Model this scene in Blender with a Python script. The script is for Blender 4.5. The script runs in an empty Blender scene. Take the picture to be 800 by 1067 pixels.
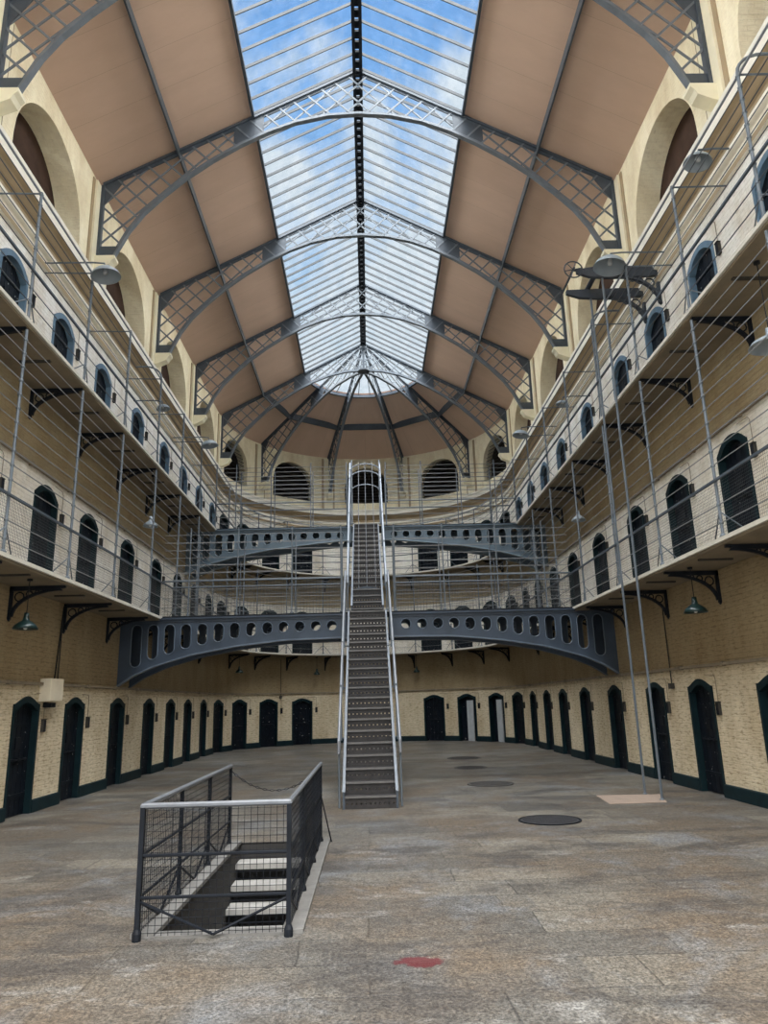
import bpy, math, random
from mathutils import Vector, Matrix
random.seed(7)
PI = math.pi
sc = bpy.context.scene
COL = sc.collection
R = 5.6           # cell wall radius / half width
RG = 4.7          # gallery edge
YC = 26.4         # centre of the apse
Y0 = -2.0
ARC = PI * R

# ------------------------------------------------------------------ mapping
def P(u, r, z):
    if u <= 0: return (-r, YC + u, z)
    if u >= ARC: return (r, YC - (u - ARC), z)
    a = -PI / 2 + u / R
    return (r * math.sin(a), YC + r * math.cos(a), z)
def uL(y): return y - YC
def uR(y): return ARC + YC - y
def uA(deg): return R * (math.radians(deg) + PI / 2)
def urange(u0, u1, step=0.3, extra=()):
    s = {round(u0, 4), round(u1, 4)}
    a, b = max(u0, 0), min(u1, ARC)
    if b > a:
        n = max(1, int(math.ceil((b - a) / step)))
        for i in range(n + 1): s.add(round(a + (b - a) * i / n, 4))
    for e in extra:
        if u0 < e < u1: s.add(round(e, 4))
    return sorted(s)
def roofz(r): return 15.55 - 0.54 * abs(r)

# ------------------------------------------------------------------ mesh builder
class MB:
    def __init__(s): s.v = []; s.f = []; s.mi = []; s.uv = {}; s.m = 0
    def face(s, pts, uvs=None):
        i = len(s.v); s.v += [tuple(p) for p in pts]; s.f.append(tuple(range(i, i + len(pts)))); s.mi.append(s.m)
        if uvs: s.uv[len(s.f) - 1] = uvs
    def hexa(s, p):   # 8 points: bottom 4 then top 4
        i = len(s.v); s.v += [tuple(q) for q in p]
        for f in ((3, 2, 1, 0), (4, 5, 6, 7), (0, 1, 5, 4), (1, 2, 6, 5), (2, 3, 7, 6), (3, 0, 4, 7)):
            s.f.append(tuple(i + k for k in f)); s.mi.append(s.m)
    def box(s, x0, x1, y0, y1, z0, z1):
        s.hexa([(x0, y0, z0), (x1, y0, z0), (x1, y1, z0), (x0, y1, z0), (x0, y0, z1), (x1, y0, z1), (x1, y1, z1), (x0, y1, z1)])
    def pbox(s, u0, u1, r0, r1, z0, z1):
        for a, b in zip(urange(u0, u1)[:-1], urange(u0, u1)[1:]):
            s.hexa([P(a, r0, z0), P(b, r0, z0), P(b, r1, z0), P(a, r1, z0), P(a, r0, z1), P(b, r0, z1), P(b, r1, z1), P(a, r1, z1)])
    def tube(s, pts, r, n=6, cap=True, closed=False):
        pts = [Vector(p) for p in pts]
        if len(pts) < 2: return
        rings = []; N = len(pts); up = None
        for i, p in enumerate(pts):
            if closed: t = pts[(i + 1) % N] - pts[i - 1]
            else: t = pts[min(i + 1, N - 1)] - pts[max(i - 1, 0)]
            if t.length < 1e-9: t = Vector((0, 0, 1))
            t.normalize()
            if up is None:
                up = Vector((0, 0, 1)) if abs(t.z) < .9 else Vector((1, 0, 0))
            a = t.cross(up)
            if a.length < 1e-4: a = t.cross(Vector((0, 1, 0)))
            a.normalize(); b = a.cross(t).normalized()
            rr = r[i] if isinstance(r, (list, tuple)) else r
            base = len(s.v)
            for k in range(n):
                an = 2 * PI * (k + .5) / n
                s.v.append(tuple(p + a * (rr * math.cos(an)) + b * (rr * math.sin(an))))
            rings.append(base); up = b
        M = N if closed else N - 1
        for i in range(M):
            A, B = rings[i], rings[(i + 1) % N]
            for k in range(n):
                k2 = (k + 1) % n
                s.f.append((A + k, A + k2, B + k2, B + k)); s.mi.append(s.m)
        if cap and not closed:
            s.f.append(tuple(rings[0] + k for k in range(n))[::-1]); s.mi.append(s.m)
            s.f.append(tuple(rings[-1] + k for k in range(n))); s.mi.append(s.m)
    def sweep(s, prof, u0, u1, closed=True, uvs=False, step=.3):
        us = urange(u0, u1, step); n = len(prof); base = len(s.v)
        for u in us:
            for (r, z) in prof: s.v.append(P(u, r, z))
        m = n if closed else n - 1
        for i in range(len(us) - 1):
            for k in range(m):
                k2 = (k + 1) % n
                s.f.append((base + i * n + k, base + i * n + k2, base + (i + 1) * n + k2, base + (i + 1) * n + k)); s.mi.append(s.m)
                if uvs:
                    l = k + (0 if k2 else 1)
                    s.uv[len(s.f) - 1] = [(us[i], prof[k][1]), (us[i], prof[k2][1]), (us[i + 1], prof[k2][1]), (us[i + 1], prof[k][1])]
        if closed:
            s.f.append(tuple(base + k for k in range(n))[::-1]); s.mi.append(s.m)
            s.f.append(tuple(base + (len(us) - 1) * n + k for k in range(n))); s.mi.append(s.m)
    def prism(s, poly, f):   # poly list of 2D, f(p2, side)->3D, side 0/1
        n = len(poly); i = len(s.v)
        s.v += [f(p, 0) for p in poly] + [f(p, 1) for p in poly]
        s.f.append(tuple(range(i, i + n))[::-1]); s.f.append(tuple(range(i + n, i + 2 * n))); s.mi += [s.m, s.m]
        for k in range(n):
            k2 = (k + 1) % n
            s.f.append((i + k, i + k2, i + n + k2, i + n + k)); s.mi.append(s.m)
    def strip(s, A, B, f):   # quads between curve A and curve B (2D), extruded by f
        for i in range(len(A) - 1):
            q = [A[i], A[i + 1], B[i + 1], B[i]]
            s.hexa([f(p, 0) for p in q] + [f(p, 1) for p in q])
    def lathe(s, prof, c, n=20, axis=(0, 0, 1)):
        ax = Vector(axis).normalized(); h = Vector((1, 0, 0)) if abs(ax.x) < .9 else Vector((0, 1, 0))
        a = ax.cross(h).normalized(); b = ax.cross(a); c = Vector(c); base = len(s.v); m = len(prof)
        for k in range(n):
            an = 2 * PI * k / n; d = a * math.cos(an) + b * math.sin(an)
            for (r, z) in prof: s.v.append(tuple(c + d * r + ax * z))
        for k in range(n):
            k2 = (k + 1) % n
            for j in range(m - 1):
                s.f.append((base + k * m + j, base + k2 * m + j, base + k2 * m + j + 1, base + k * m + j + 1)); s.mi.append(s.m)
    def build(s, name, mats, parent=None, smooth=False, fix=True):
        me = bpy.data.meshes.new(name); me.from_pydata(s.v, [], s.f)
        if not isinstance(mats, (list, tuple)): mats = [mats]
        for m in mats: me.materials.append(m)
        me.polygons.foreach_set('material_index', s.mi)
        if s.uv:
            l = me.uv_layers.new(name='UVMap')
            for fi, uvs in s.uv.items():
                for k, li in enumerate(me.polygons[fi].loop_indices): l.data[li].uv = uvs[k]
        if smooth: me.polygons.foreach_set('use_smooth', [True] * len(s.f))
        if fix:
            import bmesh
            bm = bmesh.new(); bm.from_mesh(me); bmesh.ops.recalc_face_normals(bm, faces=bm.faces); bm.to_mesh(me); bm.free()
        me.update()
        o = bpy.data.objects.new(name, me); COL.objects.link(o)
        if parent is not None: o.parent = parent; o.matrix_parent_inverse = parent_inv(parent)
        return o
def parent_inv(p): return Matrix.Translation(p.location).inverted() if p.parent is None else Matrix.Identity(4)

def empty(name, loc, label=None, cat=None, group=None, kind=None):
    o = bpy.data.objects.new(name, None); o.location = loc; o.empty_display_size = .2; COL.objects.link(o)
    return tag(o, label, cat, group, kind)
def tag(o, label=None, cat=None, group=None, kind=None):
    if label: o['label'] = label
    if cat: o['category'] = cat
    if group: o['group'] = group
    if kind: o['kind'] = kind
    return o
ORD = ['first', 'second', 'third', 'fourth', 'fifth', 'sixth', 'seventh', 'eighth', 'ninth', 'tenth', 'eleventh', 'twelfth', 'thirteenth', 'fourteenth']

# ------------------------------------------------------------------ materials
def newmat(name):
    m = bpy.data.materials.new(name); m.use_nodes = True; nt = m.node_tree
    b = nt.nodes['Principled BSDF']; return m, nt, b
def N(nt, t, **k):
    n = nt.nodes.new(t)
    for a, v in k.items():
        if a.startswith('_'): setattr(n, a[1:], v)
        else:
            key = a.replace('__', ' ')
            n.inputs[key].default_value = v
    return n
def mixc(nt, fac, a, b, mode='MIX'):
    n = nt.nodes.new('ShaderNodeMix'); n.data_type = 'RGBA'; n.blend_type = mode
    for sck, v in ((0, fac), (6, a), (7, b)):
        if isinstance(v, bpy.types.NodeSocket): nt.links.new(v, n.inputs[sck])
        elif sck == 0: n.inputs[0].default_value = v
        else: n.inputs[sck].default_value = tuple(v) + (1,) if len(v) == 3 else v
    return n.outputs[2]
def ramp(nt, fac, stops, interp='LINEAR'):
    n = nt.nodes.new('ShaderNodeValToRGB'); n.color_ramp.interpolation = interp
    e = n.color_ramp.elements
    while len(e) < len(stops): e.new(.5)
    for i, (p, c) in enumerate(stops):
        e[i].position = p; e[i].color = tuple(c) + (1,) if len(c) == 3 else c
    nt.links.new(fac, n.inputs[0]); return n.outputs[0]
def math_(nt, op, a, b=None, c=None):
    n = nt.nodes.new('ShaderNodeMath'); n.operation = op
    for i, v in enumerate((a, b, c)):
        if v is None: continue
        if isinstance(v, bpy.types.NodeSocket): nt.links.new(v, n.inputs[i])
        else: n.inputs[i].default_value = v
    return n.outputs[0]
def noise(nt, vec, scale, detail=4, rough=.6, dist=0):
    n = N(nt, 'ShaderNodeTexNoise', Scale=scale, Detail=detail, Roughness=rough, Distortion=dist)
    if vec is not None: nt.links.new(vec, n.inputs['Vector'])
    return n.outputs['Fac']
def simple(name, col, rough=.6, metal=0, var=.15, scale=6, bump=0):
    m, nt, b = newmat(name)
    tc = N(nt, 'ShaderNodeTexCoord'); f = noise(nt, tc.outputs['Object'], scale)
    lo = [c * (1 - var) for c in col]; hi = [min(1, c * (1 + var)) for c in col]
    c = ramp(nt, f, [(.3, lo), (.7, hi)])
    nt.links.new(c, b.inputs['Base Color']); b.inputs['Roughness'].default_value = rough; b.inputs['Metallic'].default_value = metal
    if bump:
        bn = N(nt, 'ShaderNodeBump', Strength=bump, Distance=.02); nt.links.new(noise(nt, tc.outputs['Object'], scale * 4), bn.inputs['Height']); nt.links.new(bn.outputs[0], b.inputs['Normal'])
    return m

def wall_material():
    m, nt, b = newmat('painted_brick'); tc = N(nt, 'ShaderNodeTexCoord'); uv = tc.outputs['UV']
    sx = N(nt, 'ShaderNodeSeparateXYZ'); nt.links.new(uv, sx.inputs[0]); z = sx.outputs[1]
    edge = noise(nt, uv, 3, 3); zj = math_(nt, 'ADD', z, math_(nt, 'MULTIPLY', math_(nt, 'SUBTRACT', edge, .5), .06))
    zn = math_(nt, 'DIVIDE', zj, 13.0)
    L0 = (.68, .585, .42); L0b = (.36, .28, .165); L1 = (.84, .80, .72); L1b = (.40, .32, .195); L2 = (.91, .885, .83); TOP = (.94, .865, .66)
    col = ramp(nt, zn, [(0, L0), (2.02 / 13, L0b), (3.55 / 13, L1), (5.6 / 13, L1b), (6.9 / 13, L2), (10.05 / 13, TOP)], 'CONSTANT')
    br = N(nt, 'ShaderNodeTexBrick', Scale=1.0, Mortar__Size=.006, Mortar__Smooth=.5, Bias=0.0, Brick__Width=.23, Row__Height=.078)
    nt.links.new(uv, br.inputs['Vector'])
    br.inputs['Color1'].default_value = (1, 1, 1, 1); br.inputs['Color2'].default_value = (.90, .90, .88, 1); br.inputs['Mortar'].default_value = (.62, .60, .56, 1)
    bf = ramp(nt, zn, [(0, (.5, .5, .5)), (10.0 / 13, (.12, .12, .12))], 'CONSTANT'); c = mixc(nt, bf, col, br.outputs['Color'], 'MULTIPLY')
    # grime: patches and streaks
    mp = N(nt, 'ShaderNodeMapping'); nt.links.new(uv, mp.inputs[0]); mp.inputs['Scale'].default_value = (1, .35, 1)
    g = noise(nt, mp.outputs[0], 1.6, 8, .65); gr = ramp(nt, g, [(.32, (.66, .58, .46)), (.6, (1, 1, 1))])
    c = mixc(nt, .7, c, gr, 'MULTIPLY')
    sp = noise(nt, uv, 22, 3, .7); spr = ramp(nt, sp, [(.60, (1, 1, 1)), (.72, (.62, .56, .48))])
    c = mixc(nt, .45, c, spr, 'MULTIPLY')
    mp2 = N(nt, 'ShaderNodeMapping'); nt.links.new(uv, mp2.inputs[0]); mp2.inputs['Scale'].default_value = (7, 30, 1)
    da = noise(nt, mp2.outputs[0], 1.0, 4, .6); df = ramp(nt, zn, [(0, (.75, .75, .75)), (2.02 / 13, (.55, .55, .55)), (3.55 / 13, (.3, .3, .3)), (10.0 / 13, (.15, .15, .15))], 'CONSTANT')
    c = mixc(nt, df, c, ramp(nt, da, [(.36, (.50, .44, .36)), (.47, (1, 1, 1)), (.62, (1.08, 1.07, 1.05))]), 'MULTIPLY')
    nt.links.new(c, b.inputs['Base Color']); b.inputs['Roughness'].default_value = .8
    h = math_(nt, 'ADD', math_(nt, 'MULTIPLY', br.outputs['Fac'], -.9), math_(nt, 'ADD', math_(nt, 'MULTIPLY', noise(nt, uv, 30, 5, .7), .8), math_(nt, 'MULTIPLY', da, 1.2)))
    bn = N(nt, 'ShaderNodeBump', Strength=.55, Distance=.02); nt.links.new(h, bn.inputs['Height']); nt.links.new(bn.outputs[0], b.inputs['Normal'])
    return m
def floor_material():
    m, nt, b = newmat('stone_flags'); tc = N(nt, 'ShaderNodeTexCoord'); o = tc.outputs['Object']
    ds = N(nt, 'ShaderNodeTexNoise', Scale=1.2, Detail=3); nt.links.new(o, ds.inputs['Vector'])
    w = N(nt, 'ShaderNodeVectorMath', _operation='MULTIPLY_ADD'); nt.links.new(ds.outputs['Color'], w.inputs[0]); w.inputs[1].default_value = (.10, .06, 0); nt.links.new(o, w.inputs[2])
    br = N(nt, 'ShaderNodeTexBrick', Scale=1.0, Mortar__Size=.009, Mortar__Smooth=.6, Bias=0.1, Brick__Width=1.25, Row__Height=.52)
    br.offset = .37; br.squash = 1.35; br.squash_frequency = 3
    nt.links.new(w.outputs[0], br.inputs['Vector'])
    br.inputs['Color1'].default_value = (.10, .094, .088, 1); br.inputs['Color2'].default_value = (.20, .182, .155, 1); br.inputs['Mortar'].default_value = (.075, .07, .065, 1)
    br2 = N(nt, 'ShaderNodeTexBrick', Scale=1.0, Mortar__Size=.0, Bias=-.35, Brick__Width=1.9, Row__Height=1.04)
    br2.offset = .42; br2.squash = 1.2; br2.squash_frequency = 2; nt.links.new(w.outputs[0], br2.inputs['Vector'])
    br2.inputs['Color1'].default_value = (1.15, 1.12, 1.05, 1); br2.inputs['Color2'].default_value = (.62, .64, .68, 1)
    c = mixc(nt, .85, br.outputs['Color'], br2.outputs['Color'], 'MULTIPLY')
    n1 = noise(nt, o, .55, 6, .6); c = mixc(nt, ramp(nt, n1, [(.44, (0, 0, 0)), (.60, (1, 1, 1))]), c, (.145, .112, .08))
    n2 = noise(nt, o, .9, 6, .65, .6); c = mixc(nt, ramp(nt, n2, [(.52, (0, 0, 0)), (.66, (.85, .85, .85))]), c, (.19, .195, .20))
    mp = N(nt, 'ShaderNodeMapping'); nt.links.new(o, mp.inputs[0]); mp.inputs['Scale'].default_value = (.7, 1.25, 1); mp.inputs['Location'].default_value = (3, 7, 0)
    n3 = noise(nt, mp.outputs[0], 1.5, 8, .72); c = mixc(nt, ramp(nt, n3, [(.57, (0, 0, 0)), (.66, (.7, .7, .7))]), c, (.30, .29, .27))
    n6 = noise(nt, mp.outputs[0], 1.1, 7, .7, .4); c = mixc(nt, ramp(nt, n6, [(.38, (.8, .8, .8)), (.50, (0, 0, 0))]), c, (.07, .062, .056))
    n4 = noise(nt, o, 48, 4, .85); c = mixc(nt, .75, c, ramp(nt, n4, [(.40, (.16, .15, .145)), (.60, (1.9, 1.88, 1.82))]), 'MULTIPLY')
    n5 = noise(nt, o, 14, 5, .7); c = mixc(nt, .6, c, ramp(nt, n5, [(.36, (.45, .43, .40)), (.58, (1.25, 1.25, 1.22))]), 'MULTIPLY')
    c = mixc(nt, 1.0, c, (.68, .70, .73), 'MULTIPLY')
    # worn red paint spot
    sp = N(nt, 'ShaderNodeVectorMath', _operation='SUBTRACT'); nt.links.new(o, sp.inputs[0]); sp.inputs[1].default_value = (.28, 5.18, 0)
    s2 = N(nt, 'ShaderNodeVectorMath', _operation='MULTIPLY'); nt.links.new(sp.outputs[0], s2.inputs[0]); s2.inputs[1].default_value = (.85, 1.3, 0)
    ln = N(nt, 'ShaderNodeVectorMath', _operation='LENGTH'); nt.links.new(s2.outputs[0], ln.inputs[0])
    d = math_(nt, 'ADD', ln.outputs['Value'], math_(nt, 'MULTIPLY', math_(nt, 'SUBTRACT', noise(nt, o, 7, 6, .8), .5), .40))
    mk = ramp(nt, d, [(.10, (.85, .85, .85)), (.13, (0, 0, 0))]); c = mixc(nt, mk, c, (.08, .009, .012))
    nt.links.new(c, b.inputs['Base Color'])
    nt.links.new(ramp(nt, n1, [(.3, (.42, .42, .42)), (.7, (.62, .62, .62))]), b.inputs['Roughness'])
    h = math_(nt, 'ADD', math_(nt, 'MULTIPLY', br.outputs['Fac'], -.6), math_(nt, 'MULTIPLY', n4, .5)); h = math_(nt, 'ADD', h, math_(nt, 'MULTIPLY', n3, .6))
    bn = N(nt, 'ShaderNodeBump', Strength=.4, Distance=.02); nt.links.new(h, bn.inputs['Height']); nt.links.new(bn.outputs[0], b.inputs['Normal'])
    return m
def board_material():
    m, nt, b = newmat('brown_roof_boards'); tc = N(nt, 'ShaderNodeTexCoord'); uv = tc.outputs['UV']
    br = N(nt, 'ShaderNodeTexBrick', Scale=1.0, Mortar__Size=.004, Mortar__Smooth=.4, Brick__Width=.85, Row__Height=40)
    br.offset = 0; nt.links.new(uv, br.inputs['Vector'])
    br.inputs['Color1'].default_value = (.60, .435, .34, 1); br.inputs['Color2'].default_value = (.57, .41, .32, 1); br.inputs['Mortar'].default_value = (.42, .31, .24, 1)
    mp = N(nt, 'ShaderNodeMapping'); nt.links.new(uv, mp.inputs[0]); mp.inputs['Scale'].default_value = (1.5, .6, 1)
    g = noise(nt, mp.outputs[0], 1.2, 6, .6); c = mixc(nt, .45, br.outputs['Color'], ramp(nt, g, [(.35, (.86, .84, .82)), (.65, (1.06, 1.05, 1.05))]), 'MULTIPLY')
    nt.links.new(c, b.inputs['Base Color']); b.inputs['Roughness'].default_value = .6
    mp2 = N(nt, 'ShaderNodeMapping'); nt.links.new(uv, mp2.inputs[0]); mp2.inputs['Scale'].default_value = (9, .7, 1)
    h = math_(nt, 'ADD', math_(nt, 'MULTIPLY', br.outputs['Fac'], -.5), math_(nt, 'MULTIPLY', noise(nt, mp2.outputs[0], 2, 3), .25))
    bn = N(nt, 'ShaderNodeBump', Strength=.3, Distance=.02); nt.links.new(h, bn.inputs['Height']); nt.links.new(bn.outputs[0], b.inputs['Normal'])
    return m
def glass_material():
    m, nt, b = newmat('roof_glass'); out = [n for n in nt.nodes if n.type == 'OUTPUT_MATERIAL'][0]
    tc = N(nt, 'ShaderNodeTexCoord'); f = noise(nt, tc.outputs['Object'], 3, 5)
    tr = N(nt, 'ShaderNodeBsdfTransparent'); nt.links.new(ramp(nt, f, [(.3, (.86, .90, .93)), (.7, (.97, .985, 1))]), tr.inputs[0])
    gl = N(nt, 'ShaderNodeBsdfGlossy', Roughness=.08); mx = N(nt, 'ShaderNodeMixShader'); mx.inputs[0].default_value = .05
    nt.links.new(tr.outputs[0], mx.inputs[1]); nt.links.new(gl.outputs[0], mx.inputs[2]); nt.links.new(mx.outputs[0], out.inputs[0])
    nt.nodes.remove(b)
    return m
def door_material():
    m, nt, b = newmat('black_painted_door'); tc = N(nt, 'ShaderNodeTexCoord'); o = tc.outputs['Object']
    f = noise(nt, o, 9, 4, .7); c = ramp(nt, f, [(.40, (.003, .005, .009)), (.70, (.008, .012, .018))])
    s_ = noise(nt, o, 13, 2, .5); c = mixc(nt, ramp(nt, s_, [(.70, (0, 0, 0)), (.735, (.8, .8, .8))]), c, (.42, .42, .40))
    nt.links.new(c, b.inputs['Base Color']); b.inputs['Roughness'].default_value = .5
    return m
M = dict(
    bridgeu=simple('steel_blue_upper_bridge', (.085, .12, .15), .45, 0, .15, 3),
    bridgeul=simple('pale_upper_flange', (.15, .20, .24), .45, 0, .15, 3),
    dkiron=simple('dark_blue_iron', (.035, .043, .055), .5, 0, .2, 6),
    bars=simple('dark_glazing_bar', (.035, .04, .045), .6, 0, .1, 6),
    wall=wall_material(), floor=floor_material(), board=board_material(), glass=glass_material(), door=door_material(),
    teal=simple('dark_teal_paint', (.006, .018, .022), .55, 0, .25, 5),
    blue=simple('blue_door_paint', (.10, .17, .24), .6, 0, .2, 6),
    cream=simple('cream_plaster', (.80, .74, .56), .8, 0, .06, 3, .2),
    cream2=simple('cream_plaster_moulding', (.82, .78, .68), .8, 0, .08, 3, .2),
    tan=simple('tan_band_and_shade', (.36, .275, .17), .8, 0, .1, 3),
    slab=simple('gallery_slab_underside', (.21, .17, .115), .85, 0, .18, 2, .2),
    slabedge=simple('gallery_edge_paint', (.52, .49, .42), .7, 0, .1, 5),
    iron=simple('blue_grey_iron', (.052, .066, .085), .5, .0, .15, 4),
    ironl=simple('light_grey_iron', (.22, .25, .29), .45, .0, .12, 4),
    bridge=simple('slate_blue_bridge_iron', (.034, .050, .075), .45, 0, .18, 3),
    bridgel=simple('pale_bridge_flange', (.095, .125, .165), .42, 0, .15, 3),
    dark=simple('near_black_iron', (.009, .011, .015), .5, 0, .25, 8),
    wire=simple('galvanised_wire', (.17, .175, .18), .5, .0, .1, 9),
    wired=simple('dark_wire', (.05, .055, .06), .5, .2, .1, 9),
    rail=simple('polished_handrail', (.13, .14, .155), .4, .1, .15, 5),
    tread=simple('worn_stair_tread', (.03, .027, .027), .6, .1, .3, 9),
    nose=simple('worn_bright_nosing', (.13, .125, .12), .5, .0, .2, 9),
    lamp=simple('grey_enamel_shade', (.25, .29, .32), .4, 0, .08, 6),
    lampin=simple('shade_inside', (.50, .52, .53), .5, 0, .08, 6),
    lampg=simple('green_enamel_shade', (.007, .024, .023), .35, 0, .15, 6),
    bulb=simple('frosted_bulb', (.8, .8, .76), .3, 0, .03, 6),
    box=simple('cream_box', (.70, .62, .47), .6, 0, .08, 6),
    keybox=simple('grey_brown_box', (.05, .046, .04), .6, 0, .3, 8),
    pipe=simple('brown_conduit', (.23, .185, .13), .6, 0, .2, 7),
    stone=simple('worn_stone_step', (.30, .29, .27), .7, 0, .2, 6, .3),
    pit=simple('pit_stone_and_riser_shade', (.025, .023, .021), .8, 0, .25, 5, .3),
    kerb=simple('pale_kerb', (.16, .155, .145), .7, 0, .15, 7, .3),
    cover=simple('cast_cover', (.03, .03, .033), .55, .2, .3, 12, .4),
    patch=simple('pink_concrete', (.27, .205, .16), .75, 0, .12, 5, .2),
    void=simple('brown_back_boards', (.055, .032, .024), .8, 0, .25, 3),
    louvre=simple('dark_louvre', (.03, .026, .024), .6, 0, .2, 4),
    pale=simple('pale_door_inside', (.40, .42, .43), .6, 0, .1, 5),
)

for k_ in ('door', 'teal', 'dark', 'louvre', 'void', 'keybox'):
    M[k_].node_tree.nodes['Principled BSDF'].inputs['Specular IOR Level'].default_value = .15
# ------------------------------------------------------------------ openings
LEV = [0.0, 3.6, 6.95]
DL = {0: [12.35, 14.35, 16.75, 19.1, 21.15, 23.15, 25.3], 1: [10.1, 12.35, 14.35, 16.75, 19.1, 21.3, 23.4, 25.5], 2: [10.45, 12.42, 14.5, 16.9, 19.3, 21.4, 23.5, 25.6]}
DR = {0: [10.25, 12.6, 14.62, 17.08, 19.47, 21.7, 23.7, 25.75], 1: [8.1, 10.4, 12.47, 14.6, 17.1, 19.45, 21.6, 23.7, 25.7], 2: [8.3, 10.47, 12.5, 14.5, 17.05, 19.6, 21.7, 23.7, 25.7]}
DA = [-80.5, -63.8, -47, -30.5, 28.3, 44.3, 61, 77]
HW = .465
def head0(d):
    t = min(1, abs(d) / HW / .92); return 1.72 + .125 * (.5 + .5 * math.cos(PI * t)) ** .65
def head1(d):
    t = min(1, abs(d) / HW / .97); return 1.62 + .21 * (1 - t ** 2.2)
HEAD = [head0, head1, head1]
doors = []
for lv in range(3):
    for i, y in enumerate(DL[lv]): doors.append((lv, 'left', i, uL(y)))
    for i, a in enumerate(DA): doors.append((lv, 'end', i, uA(a)))
    for i, y in enumerate(DR[lv]): doors.append((lv, 'right', i, uR(y)))
RIBY = [9.2, 13.45, 17.8, 22.1, YC]
lun = []
for y in (7.1, 11.33, 15.63, 19.95, 24.25):
    lun.append(('left', uL(y), 1.38, 10.45, 10.7, .5)); lun.append(('right', uR(y), 1.38, 10.45, 10.7, .5))
for a in (-72, -36, 0, 36, 72): lun.append(('end', uA(a), .98, 10.40, 11.18, .45))
opens = []
for (lv, side, i, u) in doors:
    z = LEV[lv]; opens.append(dict(u=u, hw=HW, zb=z, head=(lambda d, lv=lv, z=z: z + HEAD[lv](d)), depth=.26, n=10, side=side))
for (side, u, hw, zb, zs, dp) in lun:
    opens.append(dict(u=u, hw=hw, zb=zb, head=(lambda d, hw=hw, zs=zs: zs + math.sqrt(max(0, hw * hw - d * d)) * (1.0 if hw > 1 else .93)), depth=dp, n=20, side=side))

def build_wall(name, u0, u1, z0, z1, rnd=.3):
    mb = MB(); ops = [o for o in opens if u0 - .01 < o['u'] < u1 + .01]
    ex = []
    for o in ops: ex += [o['u'] - o['hw'] + 2 * o['hw'] * k / o['n'] for k in range(o['n'] + 1)]
    us = urange(u0, u1, rnd, ex)
    def q(a, b, za0, zb0, za1, zb1, r=R):
        mb.face([P(a, r, za0), P(b, r, zb0), P(b, r, zb1), P(a, r, za1)], [(a, za0), (b, zb0), (b, zb1), (a, za1)])
    for a, b in zip(us[:-1], us[1:]):
        if b - a < 1e-4: continue
        mid = (a + b) / 2; cov = sorted([o for o in ops if abs(mid - o['u']) < o['hw']], key=lambda o: o['zb'])
        za = zb = z0
        for o in cov:
            if o['zb'] > z0 + 1e-6: q(a, b, za, zb, o['zb'], o['zb'])
            ha, hb = o['head'](a - o['u']), o['head'](b - o['u']); d = R + o['depth']
            mb.face([P(a, R, ha), P(b, R, hb), P(b, d, hb), P(a, d, ha)], [(a, ha), (a, hb), (a + o['depth'], hb), (a + o['depth'], ha)])
            if o['zb'] > z0 + 1e-6: mb.face([P(a, R, o['zb']), P(b, R, o['zb']), P(b, d, o['zb']), P(a, d, o['zb'])], [(a, o['zb']), (b, o['zb']), (b, o['zb'] - .3), (a, o['zb'] - .3)])
            za, zb = ha, hb
        q(a, b, za, zb, z1, z1)
    for o in ops:
        for sgn in (-1, 1):
            e = o['u'] + sgn * o['hw']; h = o['head'](sgn * o['hw']); d = R + o['depth']
            zz = [o['zb'] + (h - o['zb']) * k / 4 for k in range(5)]
            for k in range(4):
                mb.face([P(e, R, zz[k]), P(e, d, zz[k]), P(e, d, zz[k + 1]), P(e, R, zz[k + 1])], [(e, zz[k]), (e + o['depth'], zz[k]), (e + o['depth'], zz[k + 1]), (e, zz[k + 1])])
    # outer skin so the shell has real thickness
    for a, b in zip(us[:-1], us[1:]): mb.face([P(b, R + .75, z0), P(a, R + .75, z0), P(a, R + .75, z1), P(b, R + .75, z1)], [(b, 0), (a, 0), (a, 1), (b, 1)])
    for a, b in zip(us[:-1], us[1:]): mb.face([P(b, R + .75, z1), P(a, R + .75, z1), P(a, R, z1), P(b, R, z1)], [(b, z1), (a, z1), (a, z1), (b, z1)])
    return tag(mb.build(name, M['wall'], fix=False), kind='structure')
ZT = roofz(R) + .02
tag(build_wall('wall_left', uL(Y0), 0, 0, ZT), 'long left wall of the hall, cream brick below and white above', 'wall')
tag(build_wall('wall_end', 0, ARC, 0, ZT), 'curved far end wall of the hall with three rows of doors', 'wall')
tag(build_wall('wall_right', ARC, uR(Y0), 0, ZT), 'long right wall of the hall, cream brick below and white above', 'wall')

# floor with stairwell opening
PX0, PX1, PY0, PY1 = -1.60, -.66, 5.9, 9.5
mb = MB()
xs = [-6.5, PX0, PX1, 6.5]; ys = [Y0, PY0, PY1, 33]
for i in range(3):
    for j in range(3):
        if i == 1 and j == 1: continue
        mb.face([(xs[i], ys[j], 0), (xs[i + 1], ys[j], 0), (xs[i + 1], ys[j + 1], 0), (xs[i], ys[j + 1], 0)])
tag(mb.build('floor', M['floor']), 'worn stone flag floor of the hall', 'floor', kind='structure')
mb = MB()
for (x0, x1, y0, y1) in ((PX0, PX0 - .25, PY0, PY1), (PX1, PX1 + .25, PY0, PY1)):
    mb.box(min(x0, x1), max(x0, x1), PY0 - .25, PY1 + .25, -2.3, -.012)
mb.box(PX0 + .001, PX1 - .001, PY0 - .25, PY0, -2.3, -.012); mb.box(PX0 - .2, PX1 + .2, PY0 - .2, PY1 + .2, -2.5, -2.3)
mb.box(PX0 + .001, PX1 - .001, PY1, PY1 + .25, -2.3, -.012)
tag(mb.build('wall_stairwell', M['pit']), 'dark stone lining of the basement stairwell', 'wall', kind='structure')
mb = MB()
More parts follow.
